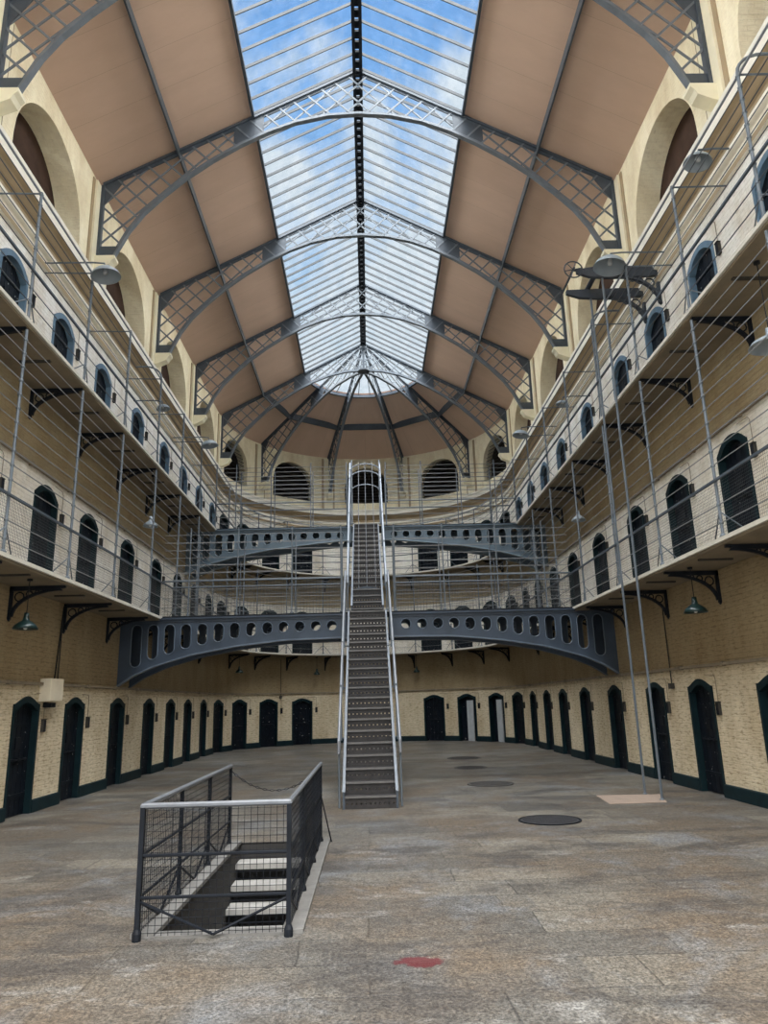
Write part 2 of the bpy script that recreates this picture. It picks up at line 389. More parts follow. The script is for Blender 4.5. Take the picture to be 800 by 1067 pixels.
mb.box(PX0 - .16, PX0 + .015, PY0 - .05, PY1, .0, .035); mb.box(PX1 - .015, PX1 + .14, PY0 - .05, PY1, .0, .03); mb.box(PX0 + .015, PX1 - .015, PY0 - .07, PY0 + .06, 0, .02)
tag(mb.build('trim_1', M['kerb']), 'pale stone kerb around the basement stairwell', 'trim', kind='structure')

# plinth (skirting) interrupted by doors
def plinth(name, side, u0, u1):
    mb = MB(); cuts = sorted(u for (lv, s_, i, u) in doors if lv == 0 and s_ == side)
    a = u0
    for c in cuts + [None]:
        b = u1 if c is None else c - HW - .001
        if b > a + .02: mb.sweep([(R + .01, 0), (R - .03, 0), (R - .03, .19), (R - .005, .205), (R + .01, .205)], a, b)
        if c is not None: a = c + HW + .001
    return tag(mb.build(name, M['teal']), 'dark teal painted skirting along the %s wall' % side, 'baseboard', kind='structure')
plinth('baseboard_left', 'left', uL(Y0), -.0); plinth('baseboard_end', 'end', 0, ARC); plinth('baseboard_right', 'right', ARC, uR(Y0))
# string course between paint colours and cornice mouldings
CORN = [(R + .02, 9.12), (R - .05, 9.12), (R - .06, 9.2), (R - .02, 9.22), (R - .02, 9.36), (R - .09, 9.38), (R - .10, 9.46), (R - .05, 9.48), (R - .05, 9.60), (R - .12, 9.64), (R - .20, 9.74), (R - .27, 9.77), (R - .28, 9.93), (R - .31, 9.95), (R - .31, 10.02), (R + .02, 10.06)]
for nm, a, b, s_ in (('trim_2', uL(Y0), 0, 'left'), ('trim_3', 0, ARC, 'end'), ('trim_4', ARC, uR(Y0), 'right')):
    mb = MB(); mb.sweep(CORN, a, b, step=.2)
    n = len(CORN)
    ob = mb.build(nm, [M['cream2'], M['tan']])
    for p in ob.data.polygons:
        zc = sum(ob.data.vertices[v].co.z for v in p.vertices) / len(p.vertices)
        if 9.12 < zc < 9.215 or 9.49 < zc < 9.70 or 9.75 < zc < 9.78: p.material_index = 1  # tan cove band; lowest strip and ledge underside darkened to imitate shading
    tag(ob, 'moulded cornice band along the %s wall above the top cells' % s_, 'trim', kind='structure')
# pilasters and corbels at the ribs (parts of the upper wall)
pil = []
for y in RIBY[:-1]: pil += [('left', uL(y)), ('right', uR(y))]
pil += [('left', 0.0), ('right', ARC)] + [('end', uA(a)) for a in (-54, -18, 18, 54)]
for k, (s_, u) in enumerate(pil):
    mb = MB(); w = .26 if s_ != 'end' else .2
    mb.pbox(u - w, u + w, R + .02, R - .07, 10.05, ZT - .1)
    mb.m = 1; mb.pbox(u - w - .10, u - w, R + .02, R - .025, 10.05, ZT - .1); mb.pbox(u + w, u + w + .10, R + .02, R - .025, 10.05, ZT - .1); mb.m = 0
    prof = [(0, 10.72), (.43, 10.72), (.43, 10.66), (.37, 10.60), (.33, 10.52), (.22, 10.47), (.10, 10.42), (0, 10.40)]
    mb.prism(prof, lambda p, sd, u=u: P(u + (-.12 if sd == 0 else .12), R - .05 - p[0] + .0, p[1]))
    tag(mb.build('trim_%d' % (k + 5), [M['cream'], M['tan']]), 'cream pilaster and corbel on the %s wall, %s along it' % (s_, ORD[sum(1 for q in pil[:k] if q[0] == s_)]), 'trim', kind='structure')

# ------------------------------------------------------------------ doors
LVN = ['ground floor', 'lower gallery', 'upper gallery']
SIDEN = {'left': 'left wall', 'right': 'right wall', 'end': 'curved end wall'}
def door(k, lv, side, i, u):
    z = LEV[lv]; hd = HEAD[lv]; inw = HW - .06
    where = ('%s from the near end' if side != 'end' else '%s from the left') % ORD[i]
    look = ['black cell door in a dark teal arched surround', 'dark arched cell door behind the gallery wires', 'dark arched cell door with a blue painted surround'][lv]
    ajar = side == 'end' and lv == 0 and i in (5, 6)
    if ajar: look = 'cell door standing open showing a pale grey inner panel'
    e = empty('door_%d' % k, P(u, R, z), '%s, %s, %s, %s' % (look, LVN[lv], SIDEN[side], where), 'door', kind='structure')
    fm = M['blue'] if (lv == 2 and (side != 'end')) else M['teal']
    n = 14; out = [(-HW, 0)] + [(-HW + 2 * HW * j / n, hd(-HW + 2 * HW * j / n)) for j in range(n + 1)] + [(HW, 0)]
    sc_ = inw / HW
    inn = [(p[0] * sc_, p[1] - (.10 if 0 < idx < len(out) - 1 else 0)) for idx, p in enumerate(out)]
    mb = MB(); mb.strip(out, inn, lambda p, sd: P(u + p[0], R - .02 if sd == 0 else R + .24, z + p[1]))
    mb.build('door_surround', fm, e)
    # leaf with plank grooves
    mb = MB(); r0 = R + .085
    if not ajar:
        zt = lambda d: hd(d / sc_) - .095
        np_ = 5
        for j in range(np_):
            a = -inw + 2 * inw * j / np_ + .004; b = -inw + 2 * inw * (j + 1) / np_ - .004; m_ = (a + b) / 2
            mb.prism([(a, .012), (b, .012), (b, zt(b)), (m_, zt(m_)), (a, zt(a))], lambda p, sd: P(u + p[0], r0 if sd == 0 else r0 + .07, z + p[1]))
        mb.pbox(u - inw, u + inw, r0 + .05, r0 + .09, z + .012, z + 1.55)
        for zz in (.28, 1.36): mb.pbox(u - inw + .02, u + inw - .02, r0 - .014, r0, z + zz, z + zz + .06)
        leaf = mb.build('door_leaf', M['door'], e)
        mb = MB(); mb.tube([P(u - .26, r0 - .03, z + .86), P(u + .28, r0 - .03, z + .86)], .014, 6)
        for d in (-.2, .0, .2): mb.pbox(u + d - .02, u + d + .02, r0 - .04, r0, z + .835, z + .885)
        mb.pbox(u - .1, u + .06, r0 - .02, r0, z + 1.02, z + 1.2)
        mb.build('door_bolt', M['dark'], leaf)
    else:
        mb.pbox(u - inw, u + inw, r0 + .09, r0 + .12, z + .01, z + 1.8); mb.build('cell_back', M['door'], e)
        mb = MB()
        for (d0, d1) in ((-.02, .13), (.145, .30)): mb.pbox(u + d0, u + d1, r0 - .09, r0 - .05, z + .012, z + 1.58)
        mb.pbox(u - .01, u + .29, r0 - .10, r0 - .085, z + .5, z + .56); mb.pbox(u - .01, u + .29, r0 - .10, r0 - .085, z + 1.2, z + 1.26)
        mb.build('door_leaf', M['pale'], e)
    return e
for k, (lv, side, i, u) in enumerate(doors):
    door(k + 1, lv, side, i, u)
# key boxes right of each door
def keybox(lv, side, i, u):
    z = LEV[lv] + 1.36; uu = u + HW + .17; r = R
    lab = 'dark key box by the %s %s cell door, %s, from %s' % (ORD[i], LVN[lv], SIDEN[side], 'the near end' if side != 'end' else 'the left')
    sgn = 1
    e = empty('key_box', P(uu, R, z), lab, 'key box', 'key boxes beside the cell doors')
    mb = MB(); mb.pbox(uu - .042, uu + .042, R, R - .05, z - .10, z + .10); bb = mb.build('box_body', M['keybox'], e)
    mb = MB(); mb.pbox(uu - .036, uu + .036, R - .051, R - .058, z - .09, z + .09); mb.pbox(uu - .05, uu + .05, R + .0, R - .062, z + .101, z + .112); mb.build('lid', M['dark'], bb)
    mb = MB(); mb.tube([P(uu, R - .02, z + .112), P(uu, R - .02, z + .48), P(uu - .05, R - .02, z + .53), P(uu - .36, R - .02, z + .54)], .006, 5); mb.build('conduit_drop', M['pipe'], e)
for (lv, side, i, u) in doors:
    if lv == 2 and side == 'end': continue
    if side == 'right' : uu = u
    keybox(lv, side, i, u)

# ------------------------------------------------------------------ lunette windows
for k, (side, u, hw, zb, zs, dp) in enumerate(lun):
    idx = sum(1 for q in lun[:k] if q[0] == side)
    hd = lambda d: zs + math.sqrt(max(0, hw * hw - d * d)) * (1.0 if hw > 1 else .93)
    lab = ('tall arched opening with dark louvres, %s from the left on the end wall' if side == 'end' else 'deep arched recess with brown boards, %s from the near end of the ' + side + ' wall') % ORD[idx]
    e = empty('window_%d' % (k + 1), P(u, R, zb), lab, 'window', kind='structure')
    n = 16; mb = MB(); d = R + dp
    pts = [(-hw + 2 * hw * j / n) for j in range(n + 1)]
    for a, b in zip(pts[:-1], pts[1:]):
        mb.face([P(u + a, d - .02, zb), P(u + b, d - .02, zb), P(u + b, d - .02, hd(b) + .02), P(u + a, d - .02, hd(a) + .02)])
        mb.face([P(u + b, d + .03, zb), P(u + a, d + .03, zb), P(u + a, d + .03, hd(a) + .02), P(u + b, d + .03, hd(b) + .02)])
    mb.build('back_boards', M['void'] if side != 'end' else M['louvre'], e)
    if side == 'end':
        mb = MB(); z = zb + .05
        while z < zs + hw * .9:
            w = hw * .98 if z < zs else math.sqrt(max(.01, hw * hw - ((z - zs) / .93) ** 2)) * .98
            if w > .1:
                us = urange(u - w, u + w, .3)
                for a, b in zip(us[:-1], us[1:]):
                    mb.hexa([P(a, d - .30, z), P(b, d - .30, z), P(b, d - .18, z + .07), P(a, d - .18, z + .07), P(a, d - .30, z + .02), P(b, d - .30, z + .02), P(b, d - .18, z + .09), P(a, d - .18, z + .09)])
            z += .14
        mb.build('louvres', M['louvre'], e)
    else:
        mb = MB(); mb.pbox(u - hw + .01, u + hw - .01, d - .10, d - .02, zb + .01, zb + .12); mb.build('bottom_board', M['void'], e)

# ------------------------------------------------------------------ roof boards, glass
NSEG = 48
def roof_piece(name, r0, r1, side, mat, dz=0, th=.06, part=None, ya=Y0, yb=YC):
    mb = MB()
    if side in ('left', 'right'):
        s_ = -1 if side == 'left' else 1
        n = 12
        for i in range(n):
            y0 = ya + (yb - ya) * i / n; y1 = ya + (yb - ya) * (i + 1) / n
            for t, fl in ((0, 0), (th, 1)):
                q = [(s_ * r0, y0, roofz(r0) + dz + t), (s_ * r1, y0, roofz(r1) + dz + t), (s_ * r1, y1, roofz(r1) + dz + t), (s_ * r0, y1, roofz(r0) + dz + t)]
                uv = [(y0, r0), (y0, r1), (y1, r1), (y1, r0)]
                if fl: q.reverse(); uv.reverse()
                mb.face(q, uv)
    else:
        for i in range(NSEG):
            a0 = -PI / 2 + PI * i / NSEG; a1 = -PI / 2 + PI * (i + 1) / NSEG
            for t, fl in ((0, 0), (th, 1)):
                f = lambda r, a: (r * math.sin(a), YC + r * math.cos(a), roofz(r) + dz + t)
                q = [f(r0, a0), f(r1, a0), f(r1, a1), f(r0, a1)]; uv = [(a0 * 4.2, r0), (a0 * 4.2, r1), (a1 * 4.2, r1), (a1 * 4.2, r0)]
                if fl: q.reverse(); uv.reverse()
                mb.face(q, uv)
    return mb.build(name, mat, part, fix=False)
for s_ in ('left', 'right', 'end'):
    e = empty('ceiling_' + s_, (0, 10, 13), 'sloping brown boarded ceiling, %s' % {'left': 'left slope', 'right': 'right slope', 'end': 'fan over the curved end'}[s_], 'ceiling', kind='structure')
    roof_piece('lower_boards', 3.93, R + .8, s_, M['board'], 0, .06, e)
    roof_piece('upper_boards', 2.33, 3.93, s_, M['board'], 0.02, .06, e)
GL = 2.33
e = empty('window_20', (0, 12, 15), 'long pitched glass skylight along the ridge of the roof', 'skylight', kind='structure')
for s_ in ('left', 'right'): roof_piece('glass_slope', 0.0, GL, s_, M['glass'], .05, .012, e)
mb = MB(); y = Y0 + .2
while y < YC - .05:
    for s_ in (-1, 1):
        f = lambda p, sd: (s_ * p[0], y + (-.010 if sd == 0 else .010), p[1])
        mb.prism([(.03, roofz(.03) - .03), (GL, roofz(GL) - .03), (GL, roofz(GL) + .045), (.03, roofz(.03) + .045)], f)
    y += .4
mb.build('glazing_bars', M['bars'], e)
e = empty('window_21', (0, YC, 15), 'half-round glass cone at the far end of the skylight', 'skylight', kind='structure')
roof_piece('glass_cone', 0.02, GL, 'end', M['glass'], .05, .012, e)
mb = MB()
for i in range(1, 15):
    a = -PI / 2 + PI * i / 15; w = .012
    if min(abs(math.degrees(a) - q) for q in (-54, -18, 18, 54)) < 2: continue
    r_in = .3 if i % 3 == 0 else .75
    f = lambda p, sd: (p[0] * math.sin(a) + (w if sd else -w) * math.cos(a), YC + p[0] * math.cos(a) - (w if sd else -w) * math.sin(a), p[1])
    mb.prism([(r_in, roofz(r_in) - .02), (GL, roofz(GL) - .02), (GL, roofz(GL) + .045), (r_in, roofz(r_in) + .045)], f)
mb.build('glazing_bars', M['bars'], e)

# purlins, skylight edge beams
def lin_beam(name, r, side, w, h, mat, label):
    s_ = -1 if side == 'left' else 1; mb = MB(); z = roofz(r)
    mb.box(s_ * r - w / 2, s_ * r + w / 2, Y0, YC, z - h, z - .005)
    return tag(mb.build(name, mat), label, 'roof beam')
for s_ in ('left', 'right'):
    lin_beam('roof_purlin', 3.93, s_, .035, .20, M['iron'], 'slim grey purlin halfway up the %s roof slope' % s_)
    lin_beam('skylight_beam', GL, s_, .06, .10, M['iron'], 'grey edge beam along the %s side of the skylight' % s_)
RA = [-90, -54, -18, 18, 54, 90]
mb = MB()
for a0, a1 in zip(RA[:-1], RA[1:]):
    p = [(3.93 * math.sin(math.radians(a)), YC + 3.93 * math.cos(math.radians(a))) for a in (a0, a1)]
    z = roofz(3.93); d = Vector((p[1][0] - p[0][0], p[1][1] - p[0][1])).normalized(); nn = (-d.y * .03, d.x * .03)
    mb.hexa([(p[0][0] - nn[0], p[0][1] - nn[1], z - .17), (p[1][0] - nn[0], p[1][1] - nn[1], z - .17), (p[1][0] + nn[0], p[1][1] + nn[1], z - .17), (p[0][0] + nn[0], p[0][1] + nn[1], z - .17),
             (p[0][0] - nn[0], p[0][1] - nn[1], z + .1), (p[1][0] - nn[0], p[1][1] - nn[1], z + .1), (p[1][0] + nn[0], p[1][1] + nn[1], z + .1), (p[0][0] + nn[0], p[0][1] + nn[1], z + .1)])
tag(mb.build('roof_purlin', M['iron']), 'five-sided grey purlin ring under the fan roof', 'roof beam')
mb = MB()
for i in range(NSEG):
    a0 = -PI / 2 + PI * i / NSEG; a1 = -PI / 2 + PI * (i + 1) / NSEG
    g = lambda r, a, z: (r * math.sin(a), YC + r * math.cos(a), z)
    z = roofz(GL)
    mb.hexa([g(GL - .04, a0, z - .12), g(GL - .04, a1, z - .12), g(GL + .04, a1, z - .12), g(GL + .04, a0, z - .12), g(GL - .04, a0, z), g(GL - .04, a1, z), g(GL + .04, a1, z), g(GL + .04, a0, z)])
tag(mb.build('skylight_beam', M['iron']), 'half-round grey edge beam below the glass cone', 'roof beam')
# ridge beam
mb = MB(); zr = 15.55
for s_ in (-1, 1): mb.box(s_ * .075 - .035, s_ * .075 + .035, Y0, YC - .05, zr - .22, zr - .03)
y = Y0 + .1
while y < YC - .2: mb.box(-.04, .04, y, y + .17, zr - .16, zr - .1); y += .25
tag(mb.build('ridge_beam', M['dark']), 'dark slotted ridge beam down the middle of the skylight', 'roof beam')

# ------------------------------------------------------------------ lattice ribs
BOT = [(5.20, 10.74), (5.08, 11.00), (4.90, 11.38), (4.62, 11.80), (4.22, 12.24), (3.78, 12.66), (3.2, 13.12), (2.6, 13.52), (2.0, 13.85), (1.4, 14.10), (.7, 14.27), (0, 14.32)]
def bz(x):
    for (x0, z0), (x1, z1) in zip(BOT[:-1], BOT[1:]):
        if x1 <= x <= x0: return z1 + (z0 - z1) * (x - x1) / (x0 - x1)
    return 99 if x > 5.20 else BOT[-1][1]
def tz(x): return roofz(x) - .10
def inside(x, z, xmin):
    if x < xmin or x > 5.47 or z > tz(x) or z < 10.78: return False
    return z > bz(x) if x <= 5.20 else True
def rib_half(mbs, f, xmin, wl=.046, wc=.11):
    """f(x, t, z): x out from the axis, t across the truss"""
    top, bot, leg, lat, gusl = mbs
    n = 10; xs_ = [xmin + (5.5 - xmin) * k / n for k in range(n + 1)]
    for a, b in zip(xs_[:-1], xs_[1:]):
        q = [(a, tz(a) - .0), (b, tz(b) - .0), (b, tz(b) + .06), (a, tz(a) + .06)]
        top.hexa([f(x, -wc / 2, z) for x, z in q] + [f(x, wc / 2, z) for x, z in q])
        q = [(a, tz(a) - .07), (b, tz(b) - .07), (b, tz(b)), (a, tz(a))]
        top.hexa([f(x, -.015, z) for x, z in q] + [f(x, .015, z) for x, z in q])
    cur = [p for p in BOT if p[0] > xmin] + [(xmin, bz(xmin))]
    off = []
    for i, p in enumerate(cur):
        a = cur[max(i - 1, 0)]; b = cur[min(i + 1, len(cur) - 1)]; d = Vector((b[0] - a[0], b[1] - a[1])).normalized(); off.append((-d.y, d.x))
    for i in range(len(cur) - 1):
        def pt(j, k): return (cur[j][0] + off[j][0] * k, cur[j][1] + off[j][1] * k)
        for (h0, h1, w) in ((-.035, .0, wc), (0, .06, .03)):
            h0_, h1_ = -h0, -h1
            q = [pt(i, h0_), pt(i + 1, h0_), pt(i + 1, h1_), pt(i, h1_)]
            bot.hexa([f(x, -w / 2, z) for x, z in q] + [f(x, w / 2, z) for x, z in q])
    q = [(5.47, 10.73), (5.53, 10.73), (5.53, tz(5.5)), (5.47, tz(5.5))]
    leg.hexa([f(x, -wc / 2, z) for x, z in q] + [f(x, wc / 2, z) for x, z in q])
    q = [(5.16, 10.73), (5.5, 10.73), (5.5, 11.0), (5.08, 11.0)]
    leg.hexa([f(x, -.02, z) for x, z in q] + [f(x, .02, z) for x, z in q])
    # gussets
    for gx0, gx1 in ((2.1, 2.75), (5.1, 5.5)):
        if gx0 < xmin: continue
        q = [(gx0, bz(gx0) if gx0 < 5 else tz(gx0) - .12), (gx1, bz(gx1) if gx1 < 5 else 11.95), (gx1, tz(gx1)), (gx0, tz(gx0))]
        gus = MB(); gusl.append(gus); gus.hexa([f(x, -.012, z) for x, z in q] + [f(x, .012, z) for x, z in q])
    # lattice
    for slope in (1, -1):
        c = 6.0
        while c < 22:
            step = .33
            run = None; x = xmin
            while x <= 5.5:
                z = slope * 1.0 * x + (c if slope > 0 else c)
                ok = inside(x, z, xmin)
                if ok and run is None: run = x
                if (not ok or x + .03 > 5.5) and run is not None:
                    x1 = x - .0
                    if x1 - run > .06:
                        z0 = slope * run + c; z1 = slope * x1 + c
                        dx, dz = (x1 - run), (z1 - z0); L = math.hypot(dx, dz); nx, nz = -dz / L * wl / 2 * .8, dx / L * wl / 2 * .8
                        t0 = -.02 if slope > 0 else .0
                        q = [(run - nx, z0 - nz), (x1 - nx, z1 - nz), (x1 + nx, z1 + nz), (run + nx, z0 + nz)]
                        lat.hexa([f(x_, t0, z_) for x_, z_ in q] + [f(x_, t0 + .02, z_) for x_, z_ in q])
                    run = None
                x += .03
            c += .48
def rib(name, fs, xmin, loc, label, cat='roof truss', group=None):
    e = empty(name, loc, label, cat, group)
    top = MB()
    bl, gl = MB(), []
    legs = []
    lats = []
    for f in fs:
        leg = MB(); lat = MB(); rib_half((top, bl, leg, lat, gl), f, xmin); legs.append(leg); lats.append(lat)
    top.build('top_chord', M['iron'], e); bl.build('arched_chord', M['ironb'], e); [q.build('gusset_plate', M['iron'], e) for q in gl]
    for l in legs: l.build('foot', M['iron'], e)
    for l in lats: l.build('lattice', M['ironb'], e)
    return e
M['ironb'] = simple('mid_grey_iron', (.13, .15, .175), .42, .0, .15, 4)
for k, y in enumerate(RIBY):
    fs = [lambda x, t, z, y=y: (-x, y + t, z), lambda x, t, z, y=y: (x, y + t, z)]
    rib('roof_truss', fs, 0.0, (0, y, 14.3), 'full-width arched lattice truss spanning the hall, %s from the camera' % ORD[k], group='arched lattice trusses across the hall')
nm = {-54: 'far left', -18: 'left of centre', 18: 'right of centre', 54: 'far right'}
for a in (-54, -18, 18, 54):
    ar = math.radians(a); sa, ca = math.sin(ar), math.cos(ar)
    f = lambda x, t, z, sa=sa, ca=ca: (x * sa + t * ca, YC + .08 + x * ca - t * sa, z)
    rib('radial_truss', [f], .22, (2 * sa, YC + 2 * ca, 14), 'half lattice truss fanning out over the curved end, the %s one' % nm[a], group='radiating half trusses at the far end')
mb = MB(); mb.lathe([(0.0, 14.27), (.24, 14.27), (.24, 14.33), (.05, 14.36), (.045, 15.15), (.16, 15.25), (.16, 15.34), (0, 15.36)], (0, YC + .02, 0), 20)
tag(mb.build('truss_hub', M['iron']), 'round iron hub where the fanned trusses meet', 'roof hub')

# ------------------------------------------------------------------ galleries
PY = [7.3, 9.35, 11.42, 13.5, 15.75, 17.9, 20.0, 22.15, 24.3]
PA = [-86, -66, -45, -24, 24, 45, 66, 86]
for lv, nm in ((1, 'lower'), (2, 'upper')):
    z = LEV[lv]
    e = empty('gallery_walkway', (0, 31.4, z), 'narrow %s gallery walkway running around the hall on iron brackets' % nm, 'walkway')
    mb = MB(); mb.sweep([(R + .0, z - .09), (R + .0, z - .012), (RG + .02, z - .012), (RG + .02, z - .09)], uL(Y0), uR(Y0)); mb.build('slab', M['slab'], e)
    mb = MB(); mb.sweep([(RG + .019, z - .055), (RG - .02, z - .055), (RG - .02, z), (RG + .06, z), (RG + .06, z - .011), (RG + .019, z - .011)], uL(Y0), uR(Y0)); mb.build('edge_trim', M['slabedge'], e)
    for y in [y0 + 1.05 for y0 in PY]:
        for uu in (uL(y), uR(y)): mb = MB(); mb.pbox(uu - .03, uu + .03, RG + .15, R - .25, z - .115, z - .09); mb.build('joint_strap', M['keybox'], e)

def bracket(u, lv, label):
    z = LEV[lv] - .10; e = empty('gallery_bracket', P(u, R, z), label, 'bracket', 'iron brackets under the galleries')
    f = lambda p, sd, w=.025: P(u + (-w if sd == 0 else w), R - p[0], z + p[1])
    mb = MB(); mb.prism([(0, 0), (.86, 0), (.86, -.035), (.5, -.06), (0, -.07)], f); mb.build('arm', M['dark'], e)
    n = 10; A = []; B = []
    for k in range(n + 1):
        t = k / n * PI / 2; A.append((.78 - .74 * math.cos(t) * 1.0 + .0, -.03 - .40 * (1 - math.sin(t)))); 
    A = [(.04 + .74 * (1 - math.cos(k / n * PI / 2)), -.44 + .40 * math.sin(k / n * PI / 2)) for k in range(n + 1)]
    B = [(p[0] + .03, p[1] - .035) for p in A]
    mb = MB(); mb.strip(A, B, f); mb.prism([(0, 0), (.045, 0), (.045, -.50), (.02, -.54), (0, -.50)], f); mb.build('curved_brace', M['dark'], e)
    mb = MB()
    for (cx, cz, r) in ((.15, -.16, .07), (.30, -.115, .045), (.42, -.09, .03)):
        mb.tube([P(u, R - (cx + r * math.cos(t * PI / 5)), z + cz + r * math.sin(t * PI / 5)) for t in range(10)], .012, 5, closed=True)
    mb.build('scrollwork', M['dark'], e)
for lv in (1, 2):
    for side in ('left', 'right'):
        ys_ = [y for y in PY if y > 8 and not (lv == 1 and False)]
        for k, y in enumerate(ys_):
            bracket(uL(y) if side == 'left' else uR(y), lv, 'dark scrolled bracket under the %s gallery, %s wall, %s from the near end' % ({1: 'lower', 2: 'upper'}[lv], side, ORD[k]))
    for k, a in enumerate((-72, -55, -38, -20, 0, 20, 38, 55, 72)):
        bracket(uA(a), lv, 'dark scrolled bracket under the %s gallery on the curved end, %s from the left' % ({1: 'lower', 2: 'upper'}[lv], ORD[k]))

def ring_tube(mb, r, z, u0, u1, rad):
    c = rad * .75
    mb.sweep([(r - c, z - c), (r + c, z - c), (r + c, z + c), (r - c, z + c)], u0, u1, step=.5)
def railing(lv, side):
    z = LEV[lv]
    u0, u1 = {'left': (uL(2.0), -.15), 'end': (-.15, ARC + .15), 'right': (ARC + .15, uR(2.0))}[side]
    lab = 'tall wire and post fence along the %s gallery, %s' % ({1: 'lower', 2: 'upper'}[lv], {'left': 'left side', 'right': 'right side', 'end': 'curved far end'}[side])
    e = empty('gallery_railing', P((u0 + u1) / 2, RG, z), lab, 'railing', 'fences along the galleries')
    rr = RG + .03
    mb = MB(); hz = z + .78; ring_tube(mb, rr - .02, hz, u0, u1, .022); mb.build('handrail', M['iron'], e)
    if lv == 1: zs = [.20, .45] + [1.0 + .205 * k for k in range(11)]
    else: zs = [.28, .52] + [.98 + .185 * k for k in range(6)] + [2.08]
    for q in zs:
        mb = MB(); ring_tube(mb, rr, z + q, u0, u1, .007); mb.build('wire', M['wire'] if lv == 1 or q > 2 else M['iron2'], e)
    if lv == 2:
        mb = MB(); ring_tube(mb, rr + .03, z + 2.12, u0, u1, .016); mb.build('top_rail', M['ironl'], e)
    if side != 'end': us = [uL(y) if side == 'left' else uR(y) for y in PY if not (y < 8 and side == 'left')]
    else: us = [uA(a) for a in PA]
    top = z + (3.33 - .12 if lv == 1 else 2.12)
    curved = {('left', 3), ('right', 3), ('right', 0)}
    for k, u in enumerate(us):
        mb = MB(); pts = [P(u, rr + .005, z), P(u, rr + .005, top)]
        if lv == 2 and (side, k) in curved:
            pts = [P(u, rr + .005, z), P(u, rr + .005, top)] + [P(u, rr + .005 + .38 * (1 - math.cos(t * PI / 12)), top + .30 * math.sin(t * PI / 12)) for t in range(1, 7)] + [P(u, R - .25, top + .30)]
        mb.tube(pts, .021, 7)
        mb.lathe([(.045, 0), (.045, .03), (.022, .05)], P(u, rr + .005, z), 8)
        for q in zs + [.78]: mb.lathe([(.02, -.02), (.031, -.012), (.031, .012), (.02, .02)], P(u, rr + .005, z + q), 6)
        if lv == 2: mb.tube([P(u, rr, top - .02), P(u, R - .03, top + .0)], .014, 6)
        pst = mb.build('post', M['ironp'], e)
        mb = MB(); mb.tube([P(u, rr, z + .36), P(u + .42, RG + .12, z + .02)], .010, 5); mb.tube([P(u, rr, z + .36), P(u - .42, RG + .12, z + .02)], .010, 5); mb.build('stay', M['ironp'], pst)
    if lv == 1:
        mb = MB(); s_ = .042; w = .0014
        u = max(u0, uL(6.0)); ue = min(u1, uR(6.0))
        while u < ue:
            a = P(u, rr + .02, z + .01); b = P(u, rr + .02, hz); a2 = P(u + 2 * w, rr + .02, z + .01); b2 = P(u + 2 * w, rr + .02, hz)
            mb.face([a, a2, b2, b]); mb.face([P(u, rr + .02 + 2 * w, z + .01), a, b, P(u, rr + .02 + 2 * w, hz)])
            u += s_
        for k in range(18):
            q = z + .03 + s_ * k
            mb.sweep([(rr + .02 - w, q - w), (rr + .02 + w, q - w), (rr + .02 + w, q + w), (rr + .02 - w, q + w)], max(u0, uL(6.0)), ue, step=.5)
        mb.build('wire_mesh', M['wired'], e, fix=False)
M['iron2'] = simple('dark_grey_wire', (.055, .06, .07), .5, .1, .1, 4)
M['ironp'] = simple('grey_post_iron', (.105, .125, .145), .45, .0, .15, 4)
for lv in (1, 2):
    for s_ in ('left', 'end', 'right'): railing(lv, s_)

